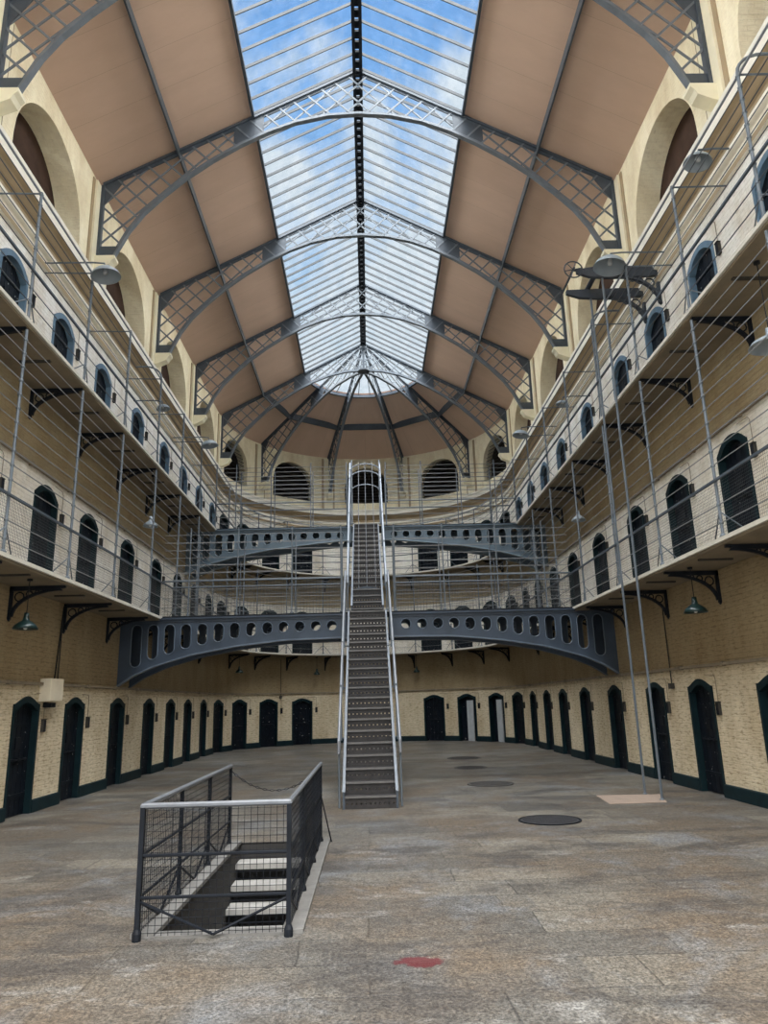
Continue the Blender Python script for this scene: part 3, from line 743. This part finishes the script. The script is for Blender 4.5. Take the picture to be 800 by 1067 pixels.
# ------------------------------------------------------------------ bridges
def interp(tab, x):
    x = abs(x)
    for (x0, z0), (x1, z1) in zip(tab[:-1], tab[1:]):
        if x0 <= x <= x1: return z0 + (z1 - z0) * (x - x0) / (x1 - x0)
    return tab[-1][1]
def bridge(z, yf, yb, tab, label, hs, railtop, rows):
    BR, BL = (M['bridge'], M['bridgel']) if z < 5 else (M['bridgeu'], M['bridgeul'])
    e = empty('foot_bridge', (0, yf, z), label, 'bridge')
    zt = z - .07; half = R - .002
    for gi, (y, th) in enumerate(((yf, .03), (yb, .03))):
        for sd in (-1, 1):
            mb = MB(); x0, x1 = .46, half
            hx = []; x = .84
            while x < x1 - .2: hx.append(x); x += hs
            hr = .115
            def hb(xx, c): # hole lower/upper bounds at x
                d = abs(xx - c)
                if d >= hr: return None
                k = math.sqrt(hr * hr - d * d)
                hi = zt - .105 - hr + k; cen = interp(tab, c) + z + .155 + hr
                lo = min(cen, zt - .105 - hr) - k
                return lo, hi
            cuts = sorted({x0, x1} | {round(c - hr + 2 * hr * k / 8, 4) for c in hx for k in range(9)} | {round(x0 + (x1 - x0) * k / 30, 4) for k in range(31)})
            for a, b in zip(cuts[:-1], cuts[1:]):
                if b - a < 1e-4: continue
                m_ = (a + b) / 2; c = [c for c in hx if abs(m_ - c) < hr]
                def plate(za0, zb0, za1, zb1):
                    mb.hexa([(sd * a, y, za0), (sd * b, y, zb0), (sd * b, y + th, zb0), (sd * a, y + th, za0), (sd * a, y, za1), (sd * b, y, zb1), (sd * b, y + th, zb1), (sd * a, y + th, za1)])
                la, lb = z + interp(tab, a), z + interp(tab, b)
                if c:
                    c = c[0]; A = hb(a, c) or (min(z + interp(tab, c) + .155 + hr, zt - .105 - hr), zt - .105 - hr); B = hb(b, c) or (min(z + interp(tab, c) + .155 + hr, zt - .105 - hr), zt - .105 - hr)
                    plate(la, lb, A[0], B[0]); plate(A[1], B[1], zt, zt)
                else: plate(la, lb, zt, zt)
            mb.build('girder_web', BR, e)
            # raised rims
            mb = MB()
            for c in hx:
                cz0 = min(z + interp(tab, c) + .155 + hr, zt - .105 - hr); cz1 = zt - .105 - hr; pts = []
                for k in range(9): t = PI * k / 8; pts.append((sd * (c + hr * math.cos(t)), y - .004, cz1 + hr * math.sin(t)))
                for k in range(9): t = PI + PI * k / 8; pts.append((sd * (c + hr * math.cos(t)), y - .004, cz0 + hr * math.sin(t)))
                mb.tube(pts, .012, 5, closed=True)
            mb.build('slot_rims', BL, e)
            # flange following the arch
            mb = MB(); xs_ = [x0 + (x1 - x0) * k / 30 for k in range(31)]
            for a, b in zip(xs_[:-1], xs_[1:]):
                la, lb = z + interp(tab, a), z + interp(tab, b)
                mb.hexa([(sd * a, y - .06, la - .035), (sd * b, y - .06, lb - .035), (sd * b, y + .09, lb - .035), (sd * a, y + .09, la - .035), (sd * a, y - .06, la), (sd * b, y - .06, lb), (sd * b, y + .09, lb), (sd * a, y + .09, la)])
            mb.build('arch_flange', BL if gi == 0 else BR, e)
            mb = MB(); mb.box(sd * x0, sd * x1, y - .07, y + .10, zt - .0, zt + .035); mb.box(sd * x0, sd * x1, y - .02, y + .0, zt - .06, zt); mb.build('top_flange', BR, e)
    mb = MB()
    for sd in (-1, 1): mb.box(sd * .46, sd * (RG - .04), yf - .03, yb + .06, z - .034, z + .0)
    mb.box(-.46, .46, yf + .06, yb + .06, z - .034, z)
    mb.build('deck', M['dark'], e)
    mb = MB()
    for x in (-4.3, -3.2, -2.1, -1.0, 1.0, 2.1, 3.2, 4.3): mb.box(x - .03, x + .03, yf + .04, yb, z - .13, z - .072)
    mb.build('cross_ties', M['dark'], e)
    # fence on the near and far side
    nm = 'lower' if z < 5 else 'upper'
    for yy, which in ((yf + .0, 'near'), (yb + .04, 'far')):
        g = empty('bridge_railing', (0, yy, z), 'wire fence on the %s side of the %s bridge' % (which, nm), 'railing', 'fences on the bridges')
        for sd in (-1, 1):
            xx0, xx1 = sd * .62, sd * (RG - .01)
            for q in rows:
                mb = MB(); rd = .0055; mb.box(xx0, xx1, yy - rd, yy + rd, z + q - rd, z + q + rd); mb.build('wire', M['wire'], g)
            mb = MB(); mb.tube([(xx0, yy, z + .80), (xx1, yy, z + .80)], .02, 6); mb.build('handrail', M['ironp'], g)
            for x in (.62, 1.75, 3.0, 4.1):
                mb = MB(); mb.tube([(sd * x, yy, z), (sd * x, yy, z + railtop)], .016, 6)
                mb.lathe([(.04, 0), (.04, .03), (.018, .05)], (sd * x, yy, z), 8); mb.build('post', M['ironp'], g)
            if z < 5:
                mb = MB(); x = .66; w = .0022
                while x < RG - .05: mb.box(sd * x - w, sd * x + w, yy + .012, yy + .012 + 2 * w, z, z + .78); x += .075
                for k in range(10): mb.box(xx0, xx1, yy + .012, yy + .012 + 2 * w, z + .04 + .075 * k - w, z + .04 + .075 * k + w)
                mb.build('wire_mesh', M['wired'], g)
    return e
T1 = [(0, -.54), (.7, -.55), (1.9, -.57), (3.0, -.68), (4.0, -.85), (4.8, -1.08), (5.3, -1.30), (5.62, -1.52)]
T2 = [(0, -.42), (.9, -.45), (2.0, -.56), (3.0, -.68), (4.0, -.86), (4.9, -1.10), (5.62, -1.40)]
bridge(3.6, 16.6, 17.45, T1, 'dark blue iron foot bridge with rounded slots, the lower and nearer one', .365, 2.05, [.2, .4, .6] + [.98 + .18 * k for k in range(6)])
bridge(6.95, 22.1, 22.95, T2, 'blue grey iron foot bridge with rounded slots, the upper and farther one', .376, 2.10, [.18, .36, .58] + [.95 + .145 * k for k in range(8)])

# ------------------------------------------------------------------ stairs
def flight(ya, za, yb, zb, w, n, label, xc=-.03):
    e = empty('iron_staircase', (xc, ya, za), label, 'staircase'); rise = (zb - za) / n; run = (yb - ya) / n
    for sd in (-1, 1):
        x0 = xc + sd * w / 2; x1 = x0 + sd * .035
        mb = MB(); q = [(ya - .03, za + .0), (ya + .22, za + .0), (yb + .02, zb - .26), (yb + .02, zb + .04), (ya - .03, za + rise + .06)]
        mb.prism(q, lambda p, s: (x0 if s == 0 else x1, p[0], p[1])); mb.build('stringer', M['iron'], e)
        mb = MB(); q = [(ya - .04, za + rise + .06), (yb + .02, zb + .04), (yb + .02, zb + .052), (ya - .04, za + rise + .072)]
        mb.prism(q, lambda p, s: (x0 - .005 * sd if s == 0 else x1 + .005 * sd, p[0], p[1])); mb.build('stringer_cap', M['ironb'], e)
    for k in range(n):
        y = ya + run * k; z = za + rise * (k + 1)
        if not (k == n - 1):
            mb = MB(); mb.box(xc - w / 2, xc + w / 2, y - .012, y + run + .02, z - .022, z - .002); mb.m = 1; mb.box(xc - w / 2, xc + w / 2, y - .028, y - .010, z - .03, z + .001); mb.build('tread', [M['tread'], M['nose']], e)
        else:
            mb = MB(); mb.m = 1; mb.box(xc - w / 2, xc + w / 2, y - .028, y - .010, z - .03, z + .001); mb.m = 0; mb.box(xc - w / 2, xc + w / 2, y - .010, y + .06, z - .03, z - .0); mb.build('tread', [M['tread'], M['nose']], e)
        mb = MB(); z0 = z - rise; nh = 11; hw_ = .011; c0 = z0 + rise * .34; c1 = c0 + .024
        mb.box(xc - w / 2, xc + w / 2, y, y + .008, z0, c0); mb.box(xc - w / 2, xc + w / 2, y, y + .008, c1, z - .03)
        ed = xc - w / 2
        for j in range(nh):
            c = xc - w / 2 + w * (j + .5) / nh; mb.box(ed, c - hw_, y, y + .008, c0, c1); ed = c + hw_
        mb.box(ed, xc + w / 2, y, y + .008, c0, c1); mb.build('riser', M['tread'], e)
    return e
s1 = flight(12.12, 0, 16.62, 3.6, .80, 19, 'lower flight of steep perforated iron stairs rising from the stone floor')
s2 = flight(17.5, 3.6, 22.1, 6.95, .72, 17, 'upper flight of perforated iron stairs between the two bridges')
def rails(e, ya, za, yb, zb, xh, h0, h1, mid, mat):
    for sd in (-1, 1):
        x = -.03 + sd * xh
        mb = MB(); mb.tube([(x, ya - .02, za + h0 * .78), (x, ya + .02, za + h0 * .96), (x, ya + .16, za + h0 * 1.05), (x, yb, zb + h1)], .026, 8); mb.build('handrail', mat, e)
        for m_ in mid:
            mb = MB(); mb.tube([(x, ya + .1, za + .12 + h0 * m_), (x, yb, zb + h1 * m_)], .011, 6); mb.build('guard_rail', M['ironp'], e)
        n = 5
        for k in range(n):
            t = k / (n - 1) * .97 + .005; y = ya + (yb - ya) * t; zb_ = za + (zb - za) * t
            mb = MB(); mb.tube([(x, y, zb_ + (0 if k == 0 else .08)), (x, y, zb_ + (h0 if k else h0 * .9) * (1 - t) + h1 * t)], .017, 6)
            if k: mb.tube([(x, y, zb_ + .12), (-.03 + sd * (xh - .1), y, zb_ + .12)], .012, 5)
            mb.build('baluster', M['ironp'], e)
rails(s1, 12.15, 0, 16.6, 3.6, .49, 1.05, .95, (.5,), M['rail'])
rails(s2, 17.55, 3.6, 22.05, 6.95, .47, 1.05, 2.05, (.35, .65), M['ironl'])
# rods over the upper flight
mb = MB(); 
g = empty('stair_cage', (-.03, 18.4, 4.4), 'pale rods and hoops caging the upper flight of iron stairs', 'stair cage')
for x in (-.24, -.03, .20):
    mb = MB(); mb.tube([(x, 18.5, 4.42), (x * .95, 21.95, 9.02)], .010, 6); mb.build('rod', M['rail'], g)
for (y, z) in ((21.0, 8.35), (21.5, 8.75), (21.9, 8.2)):
    mb = MB(); mb.tube([(-.03 + .46 * math.cos(t * PI / 12), y, z - .2 + .24 * math.sin(t * PI / 12)) for t in range(13)], .018, 6); mb.build('hoop', M['ironl'], g)
mb = MB(); mb.prism([(-.38, 4.16), (.32, 4.16), (.32, 4.34), (.22, 4.44), (-.03, 4.48), (-.28, 4.44), (-.38, 4.34)], lambda p, s: (p[0], 18.45 + .03 * s, p[1])); mb.build('foot_plate', M['iron'], g)
for x in (-.45, .42):
    mb = MB(); mb.tube([(x, 21.95, 6.96), (x, 21.95, 9.06)], .022, 6); mb.build('post', M['ironl'], g)

# ------------------------------------------------------------------ basement stairs and its railing
e = empty('stone_steps', (-1.1, 9.4, 0), 'worn stone steps descending into the floor inside the mesh railing', 'steps')
k = 0; y = PY1 - .05
while k < 11:
    mb = MB(); z = -.17 * (k + 1); y1 = y - .27 * k; mb.box(PX0 + .003, PX1 - .003, y1 - .27, y1 + .02, z - .055, z); st_ = mb.build('tread', M['stone'], e); mb = MB(); mb.box(PX0 + .003, PX1 - .003, y1 - .13, y1 - .11, z - .17, z - .056); mb.build('recessed_riser', M['pit'], st_); k += 1  # recessed backs coloured near-black to stand in for shade under the treads
g = empty('stairwell_railing', (-1.1, 5.8, 0), 'waist-high mesh railing around three sides of the floor stairwell', 'railing')
X0, X1, YA, YB, HT = -1.70, -.62, 5.80, 9.30, .9
def panel_side(pa, pb, sag=False):
    ax = Vector((pb[0] - pa[0], pb[1] - pa[1], 0)); L = ax.length; d = ax.normalized()
    at = lambda s, z: (pa[0] + d.x * s, pa[1] + d.y * s, z)
    mb = MB(); mb.tube([at(-.01, HT), at(L + .01, HT)], .022, 8); mb.build('top_rail', M['rail'], g)
    for zz in (.28, .56):
        mb = MB(); mb.tube([at(0, zz), at(L, zz)], .012, 6); mb.build('mid_rail', M['dark'], g)
    nb = max(1, round(L / 1.15)); w = L / nb
    for k in range(nb):
        a = k * w; b = a + w; m_ = (a + b) / 2
        mb = MB(); mb.tube([at(a, .26), at(m_, .03)], .010, 5); mb.tube([at(b, .26), at(m_, .03)], .010, 5); mb.build('diagonal_brace', M['dark'], g)
    mb = MB(); s = .03
    while s < L: mb.tube([at(s, .03), at(s, HT - .02)], .0024, 4, cap=False); s += .048
    z = .05
    while z < HT: mb.tube([at(0, z), at(L, z)], .0024, 4, cap=False); z += .048
    mb.build('wire_mesh', M['dark'], g)
panel_side((X0, YA), (X1, YA)); panel_side((X0, YA), (X0, YB)); panel_side((X1, YA), (X1, YB))
pp = [(X0, YA, .02), (X1, YA, .02)] + [(x, YA + (YB - YA) * t, .018) for x in (X0, X1) for t in (1 / 3, 2 / 3, 1)]
for (x, y, r) in pp:
    r = r * .85
    mb = MB(); mb.box(x - r, x + r, y - r, y + r, 0, HT - .01); mb.lathe([(r * 1.9, 0), (r * 1.9, .05), (r * 1.2, .08)], (x, y, 0), 10); mb.build('post', M['dark'], g)
mb = MB(); mb.tube([(X1, YB, .55), (X1 + .12, YB + .07, .01)], .009, 5); mb.build('stay', M['dark'], g)
# notice panel tied inside
mb = MB(); mb.box(X1 - .035, X1 - .028, 6.95, 7.75, .30, .82); mb.m = 1; mb.box(X1 - .037, X1 - .035, 7.1, 7.6, .42, .62)
t = mb.build('notice_board', [simple('dark_teal_board', (.03, .06, .065), .6), simple('faded_red_panel', (.30, .10, .07), .6)]); tag(t, 'small dark board with a faded red panel tied inside the right mesh railing', 'board')
mb = MB()
n = 26
for k in range(n):
    t = k / (n - 1); x = X0 + (X1 - X0) * t; z = HT - .05 - .24 * (1 - (2 * t - 1) ** 2)
    if k < n - 1:
        t2 = (k + 1) / (n - 1); x2 = X0 + (X1 - X0) * t2; z2 = HT - .05 - .24 * (1 - (2 * t2 - 1) ** 2)
        mx, mz = (x + x2) / 2, (z + z2) / 2; L = math.hypot(x2 - x, z2 - z) / 2 * 1.15; an = math.atan2(z2 - z, x2 - x)
        pts = []
        for j in range(8):
            th = 2 * PI * j / 8; a_, b_ = L * math.cos(th), .010 * math.sin(th)
            if k % 2: pts.append((mx + a_ * math.cos(an) - b_ * math.sin(an), YB, mz + a_ * math.sin(an) + b_ * math.cos(an)))
            else: pts.append((mx + a_ * math.cos(an), YB + b_, mz + a_ * math.sin(an)))
        mb.tube(pts, .0045, 4, closed=True)
tag(mb.build('chain', M['dark']), 'sagging dark chain across the open far end of the stairwell railing', 'chain')

# ------------------------------------------------------------------ floor covers and patch
for (x, y, r, lab) in ((2.38, 10.48, .42, 'nearest round dark cover set in the floor, the most distinct'), (2.3, 15.0, .45, 'second round cover in the floor from the camera, faint'), (2.4, 18.65, .40, 'third round cover in the floor from the camera'), (2.62, 21.7, .48, 'farthest round cover in the floor near the end doors')):
    e = empty('floor_cover', (x, y, 0), lab, 'floor cover', 'round covers in the floor')
    mb = MB(); mb.lathe([(0, .012), (r - .03, .012), (r - .03, .004), (0, .004)], (x, y, 0), 40)
    for i in range(-5, 6):
        h = math.sqrt(max(0, (r - .06) ** 2 - (i * r / 6.5) ** 2)); mb.box(x - h, x + h, y + i * r / 6.5 - .008, y + i * r / 6.5 + .008, .010, .016)
    mb.build('cover_plate', M['cover'] if y < 12 else M['cover2'] if 'cover2' in M else M.setdefault('cover2', simple('worn_cover', (.045, .042, .04), .6, 0, .2, 8)), e)
    mb = MB(); mb.lathe([(r, .002), (r, .014), (r - .024, .014), (r - .024, .002)], (x, y, 0), 40); mb.build('cover_frame', M['dark'] if y < 12 else M['cover2'], e)
mb = MB(); mb.hexa([(3.62, 11.8, 0.001), (4.5, 11.8, .001), (4.76, 12.75, .001), (3.72, 12.85, .001), (3.62, 11.8, .008), (4.5, 11.8, .008), (4.76, 12.75, .008), (3.72, 12.85, .008)])
tag(mb.build('floor_patch', M['patch']), 'pale pinkish patch of floor at the foot of the two tall poles', 'floor patch')

# ------------------------------------------------------------------ pipes
def pipe_run(name, z, u0, u1, label, drops):
    e = empty(name, P((u0 + u1) / 2, R, z), label, 'pipe')
    mb = MB(); c = .022; mb.sweep([(R - .015, z - c), (R - .015 - 2 * c, z - c), (R - .015 - 2 * c, z + c), (R - .015, z + c)], u0, u1, step=.3); mb.build('conduit', M['pipe'], e)
    u = u0 + .4
    while u < u1: mb = MB(); mb.pbox(u - .02, u + .02, R, R - .075, z - .035, z + .035); mb.build('clip', M['pipe'], e); u += 1.6
    for (u, za, zb) in drops:
        mb = MB(); mb.tube([P(u, R - .03, za), P(u, R - .03, zb)], .012, 6); mb.pbox(u - .05, u + .05, R, R - .08, zb - .1, zb); mb.build('drop', M['keybox'], e)
pipe_run('wall_conduit', 2.05, uL(8), -.01, 'brown conduit along the left wall above the ground floor doors', [(uL(13.4), 3.4, 2.15)])
pipe_run('wall_conduit', 2.05, .01, ARC - .01, 'brown conduit around the curved end above the ground floor doors', [(uA(-41), 3.4, 1.95), (uA(-9), 2.1, 2.0)])
pipe_run('wall_conduit', 2.05, ARC + .01, uR(8), 'brown conduit along the right wall above the ground floor doors', [(uR(13.7), 3.2, 1.80)])
pipe_run('wall_conduit', 5.6, uL(8), -.01, 'brown conduit along the left wall above the lower gallery doors', [])
pipe_run('wall_conduit', 5.6, ARC + .01, uR(8), 'brown conduit along the right wall above the lower gallery doors', [])
e = empty('wall_cabinet', P(uL(13.04), R, 1.9), 'cream box high on the left wall between the first two doors', 'wall box')
mb = MB(); u = uL(13.04); mb.pbox(u - .26, u + .26, R, R - .18, 1.76, 2.14); mb.build('cabinet_body', M['box'], e)
mb = MB(); mb.pbox(u - .245, u + .245, R - .181, R - .19, 1.775, 2.125); mb.build('cabinet_door', M['box'], e)
mb = MB(); mb.tube([P(u + .1, R - .08, 2.14), P(u + .35, R - .04, 3.45)], .012, 6); mb.pbox(u - .08, u + .1, R, R - .14, 1.66, 1.74); mb.build('cable', M['dark'], e)

# ------------------------------------------------------------------ lamps
def pendant(x, y, z, ztop, label, mat, r=.18):
    e = empty('pendant_lamp', (x, y, z), label, 'lamp', 'pendant lamps under the galleries')
    mb = MB(); mb.tube([(x, y, z + .20), (x, y, ztop)], .007, 5); mb.lathe([(.0, ztop), (.04, ztop), (.04, ztop - .03), (0, ztop - .035)], (x, y, 0), 10); mb.build('cord', M['dark'], e)
    mb = MB(); mb.lathe([(0, .24), (.035, .24), (.04, .17), (.05, .13), (r * .55, .10), (r * .85, .055), (r, 0), (r - .008, 0), (r * .83, .045), (r * .5, .088), (.03, .10)], (x, y, z), 22); sh = mb.build('shade', [mat], e, smooth=True)
    mb = MB(); mb.lathe([(.0, -.005), (.02, .0), (.03, .025), (.025, .055), (.015, .09), (0, .1)], (x, y, z), 12); mb.build('bulb', M['bulb'], sh, smooth=True)
pendant(-5.0, 10.75, 2.76, 3.5, 'green enamel pendant lamp under the lower gallery, near left', M['lampg'])
pendant(5.0, 11.05, 2.80, 3.5, 'green enamel pendant lamp under the lower gallery, near right', M['lampg'])
pendant(-4.95, 16.25, 5.62, 6.85, 'pale pendant lamp under the upper gallery, left side', M['lamp'], .17)
pendant(4.95, 16.4, 5.58, 6.85, 'pale pendant lamp under the upper gallery, right side', M['lamp'], .17)
pendant(4.98, 7.98, 5.68, 6.85, 'large pale pendant lamp cut off by the right edge, under the upper gallery', M['lamp'], .26)
p = P(uA(-25), R - .35, 0); pendant(p[0], p[1], 2.78, 3.5, 'small pendant lamp under the gallery left of the stairs, far end', M['lampg'], .14)
p = P(uA(-72), R - .45, 0); pendant(p[0], p[1], 2.8, 3.5, 'small pendant lamp under the gallery where the left wall starts to curve', M['lampg'], .16)
p = P(uA(22), R - .35, 0); pendant(p[0], p[1], 2.78, 3.5, 'small pendant lamp under the gallery right of the stairs, far end', M['lampg'], .14)
def flood(x, y, z, r, label, tilt=.45):
    s_ = -1 if x < 0 else 1
    e = empty('dish_lamp', (x, y, z), label, 'lamp', 'dish lamps on the upper gallery fence')
    ax = Vector((s_ * tilt * .5, .55, 1)).normalized(); up = Vector((s_ * .16, -.02, 1)).normalized()
    mb = MB(); mb.lathe([(0, r * .62), (r * .30, r * .60), (r * .62, r * .48), (r * .88, r * .24), (r, 0), (r * 1.02, -.015), (r * .985, -.012), (r * .86, r * .2), (r * .6, r * .42), (0, r * .56)], (x, y, z), 26, up); sh = mb.build('shade', M['lamp'], e, smooth=True)
    mb = MB(); mb.lathe([(0, r * .12), (.04, r * .16), (.045, r * .3), (.03, r * .55)], (x, y, z), 12, up); mb.build('bulb', M['lampin'], sh, smooth=True)
    top = Vector((x, y, z)) + up * r * .6
    mb = MB(); mb.tube([tuple(top), tuple(top + up * .10), (x + s_ * .25, y, z + r * .6 + .12), (s_ * (R - .03), y, z + r * .6 + .12)], .016, 6); mb.build('arm', M['ironp'], e)
flood(-4.48, 11.35, 8.95, .25, 'large grey dish lamp on the left upper fence, nearest')
flood(4.48, 11.5, 9.1, .29, 'large grey dish lamp beside the winch on the right upper fence')
flood(-4.85, 16.4, 8.58, .16, 'small grey dish lamp behind the left upper fence')
flood(4.85, 16.5, 8.55, .16, 'small grey dish lamp behind the right upper fence')
flood(-4.48, 19.85, 8.88, .24, 'grey dish lamp on the left upper fence, far one')
flood(4.48, 19.6, 8.92, .24, 'grey dish lamp on the right upper fence, far one')
flood(5.0, 9.0, 9.2, .2, 'grey dish lamp against the right wall, partly behind the near wires')

# ------------------------------------------------------------------ winch and poles
e = empty('hoist', (4.6, 12.4, 9.3), 'cast iron hoist with a spoked wheel on the right wall above the top gallery', 'hoist')
for y in (12.06, 12.79):
    mb = MB(); f = lambda p, s: (p[0], y - .035 + .07 * s, p[1])
    mb.strip([(R, 9.44), (5.2, 9.44), (4.7, 9.43), (4.3, 9.42), (4.05, 9.41)], [(R, 9.26), (5.2, 9.24), (4.7, 9.22), (4.3, 9.24), (4.05, 9.33)], f)
    n = 8; A = [(R - .02 - .75 * (1 - math.cos(k / n * PI / 2)), 8.75 + .52 * math.sin(k / n * PI / 2)) for k in range(n + 1)]; B = [(a - .035, b - .04) for a, b in A]
    mb.strip(A, B, f); mb.prism([(R, 9.3), (R - .05, 9.3), (R - .05, 8.7), (R, 8.66)], f); mb.build('bracket_arm', M['dkiron'], e)
    mb = MB()
    for (cx, cz, r) in ((5.42, 9.12, .085), (5.24, 9.16, .06), (5.10, 9.19, .04), (5.50, 8.93, .05)): mb.tube([(cx + r * math.cos(t * PI / 5), y, cz + r * math.sin(t * PI / 5)) for t in range(10)], .015, 5, closed=True)
    mb.build('scrollwork', M['dkiron'], e)
cx, cy, cz = 3.98, 12.0, 9.38
mb = MB(); mb.tube([(cx + .17 * math.cos(t * PI / 12), cy, cz + .17 * math.sin(t * PI / 12)) for t in range(24)], .014, 6, closed=True)
for k in range(3):
    a = k * PI / 3 + .2; mb.tube([(cx - .17 * math.cos(a), cy, cz - .17 * math.sin(a)), (cx + .17 * math.cos(a), cy, cz + .17 * math.sin(a))], .009, 5)
mb.build('wheel', M['dkiron'], e)
mb = MB(); mb.tube([(cx, cy - .06, cz), (cx, 12.95, cz)], .022, 8); mb.tube([(4.5, 12.0, 9.47), (4.5, 12.88, 9.47)], .05, 10); mb.tube([(cx, cy + .05, cz), (4.5, cy + .05, 9.47)], .02, 6); mb.build('shaft', M['dkiron'], e)
for (y, lab) in ((12.06, 'right one of two tall thin poles from floor to hoist'), (12.79, 'left one of two tall thin poles from floor to hoist')):
    mb = MB(); mb.tube([(4.53, y, .0), (4.53, y, 9.26)], .021, 8); mb.lathe([(.04, 0.0), (.04, .02), (.02, .03)], (4.53, y, .002), 8)
    tag(mb.build('hoist_pole', M['ironp']), lab, 'pole', 'tall poles below the hoist')

# ------------------------------------------------------------------ camera
F = 757.0; VA = (386.0, 732.0); VZ = (322.0, -2365.0)
def dd(p): return Vector((p[0] - 400.0, -(p[1] - 533.5), -F)).normalized()
fy = dd(VA); up = dd(VZ); up = (up - fy * up.dot(fy)).normalized(); rt = fy.cross(up)
cam = bpy.data.cameras.new('camera'); co = bpy.data.objects.new('camera', cam); COL.objects.link(co)
co.matrix_world = Matrix(((rt.x, rt.y, rt.z, 0), (fy.x, fy.y, fy.z, 0), (up.x, up.y, up.z, 1.6), (0, 0, 0, 1)))
cam.sensor_fit = 'VERTICAL'; cam.sensor_height = 24; cam.sensor_width = 18; cam.lens = F / 1067 * 24; cam.clip_start = .05; cam.clip_end = 500
sc.camera = co

# ------------------------------------------------------------------ light: sky and a soft broad sun behind thin cloud
w = bpy.data.worlds.new('sky'); sc.world = w; w.use_nodes = True; nt = w.node_tree
bg = nt.nodes['Background']; tc = N(nt, 'ShaderNodeTexCoord'); g = tc.outputs['Generated']
sep = N(nt, 'ShaderNodeSeparateXYZ'); nt.links.new(g, sep.inputs[0])
mp = N(nt, 'ShaderNodeMapping'); nt.links.new(g, mp.inputs[0]); mp.inputs['Scale'].default_value = (2.6, 1.4, 3.2); mp.inputs['Rotation'].default_value = (.2, .5, .6)
cl = noise(nt, mp.outputs[0], 1.9, 8, .58, .25)
blue = ramp(nt, sep.outputs[2], [(.40, (.74, .93, 1.0)), (.62, (.30, .57, .96)), (.90, (.18, .42, .90))])
bias = math_(nt, 'ADD', cl, math_(nt, 'MULTIPLY', math_(nt, 'SUBTRACT', .66, sep.outputs[2]), .55))
cmask = ramp(nt, bias, [(.45, (0, 0, 0)), (.60, (1, 1, 1))])
skyc = mixc(nt, cmask, blue, (.86, .93, .98))
# added fill: unseen sky boosted behind the camera and to both sides
back = ramp(nt, math_(nt, 'MULTIPLY', sep.outputs[1], -1), [(.05, (0, 0, 0)), (.6, (1, 1, 1))])
side = ramp(nt, math_(nt, 'ABSOLUTE', sep.outputs[0]), [(.5, (0, 0, 0)), (.9, (1, 1, 1))])
skyc = mixc(nt, side, skyc, (1, .94, .84)); nt.links.new(skyc, bg.inputs['Color'])
st = math_(nt, 'ADD', math_(nt, 'ADD', .85, math_(nt, 'MULTIPLY', back, .35)), math_(nt, 'MULTIPLY', side, 9.0)); nt.links.new(st, bg.inputs['Strength'])
def sun(name, rot, ang, s, col):
    l = bpy.data.lights.new(name, 'SUN'); l.angle = math.radians(ang); l.energy = s; l.color = col
    o = bpy.data.objects.new(name, l); COL.objects.link(o); o.rotation_euler = rot; o.location = (0, 5, 30)
sun('hazy_sun', (math.radians(17), 0, 0), 75, 19.0, (1, .975, .94))

sc.view_settings.view_transform = 'Standard'; sc.view_settings.look = 'None'; sc.view_settings.gamma = 1; sc.view_settings.use_curve_mapping = False
sc.view_settings.exposure = 0.28
sc.cycles.max_bounces = 10; sc.cycles.diffuse_bounces = 6; sc.cycles.transparent_max_bounces = 12; sc.cycles.use_denoising = True
sc.cycles.sample_clamp_indirect = 8
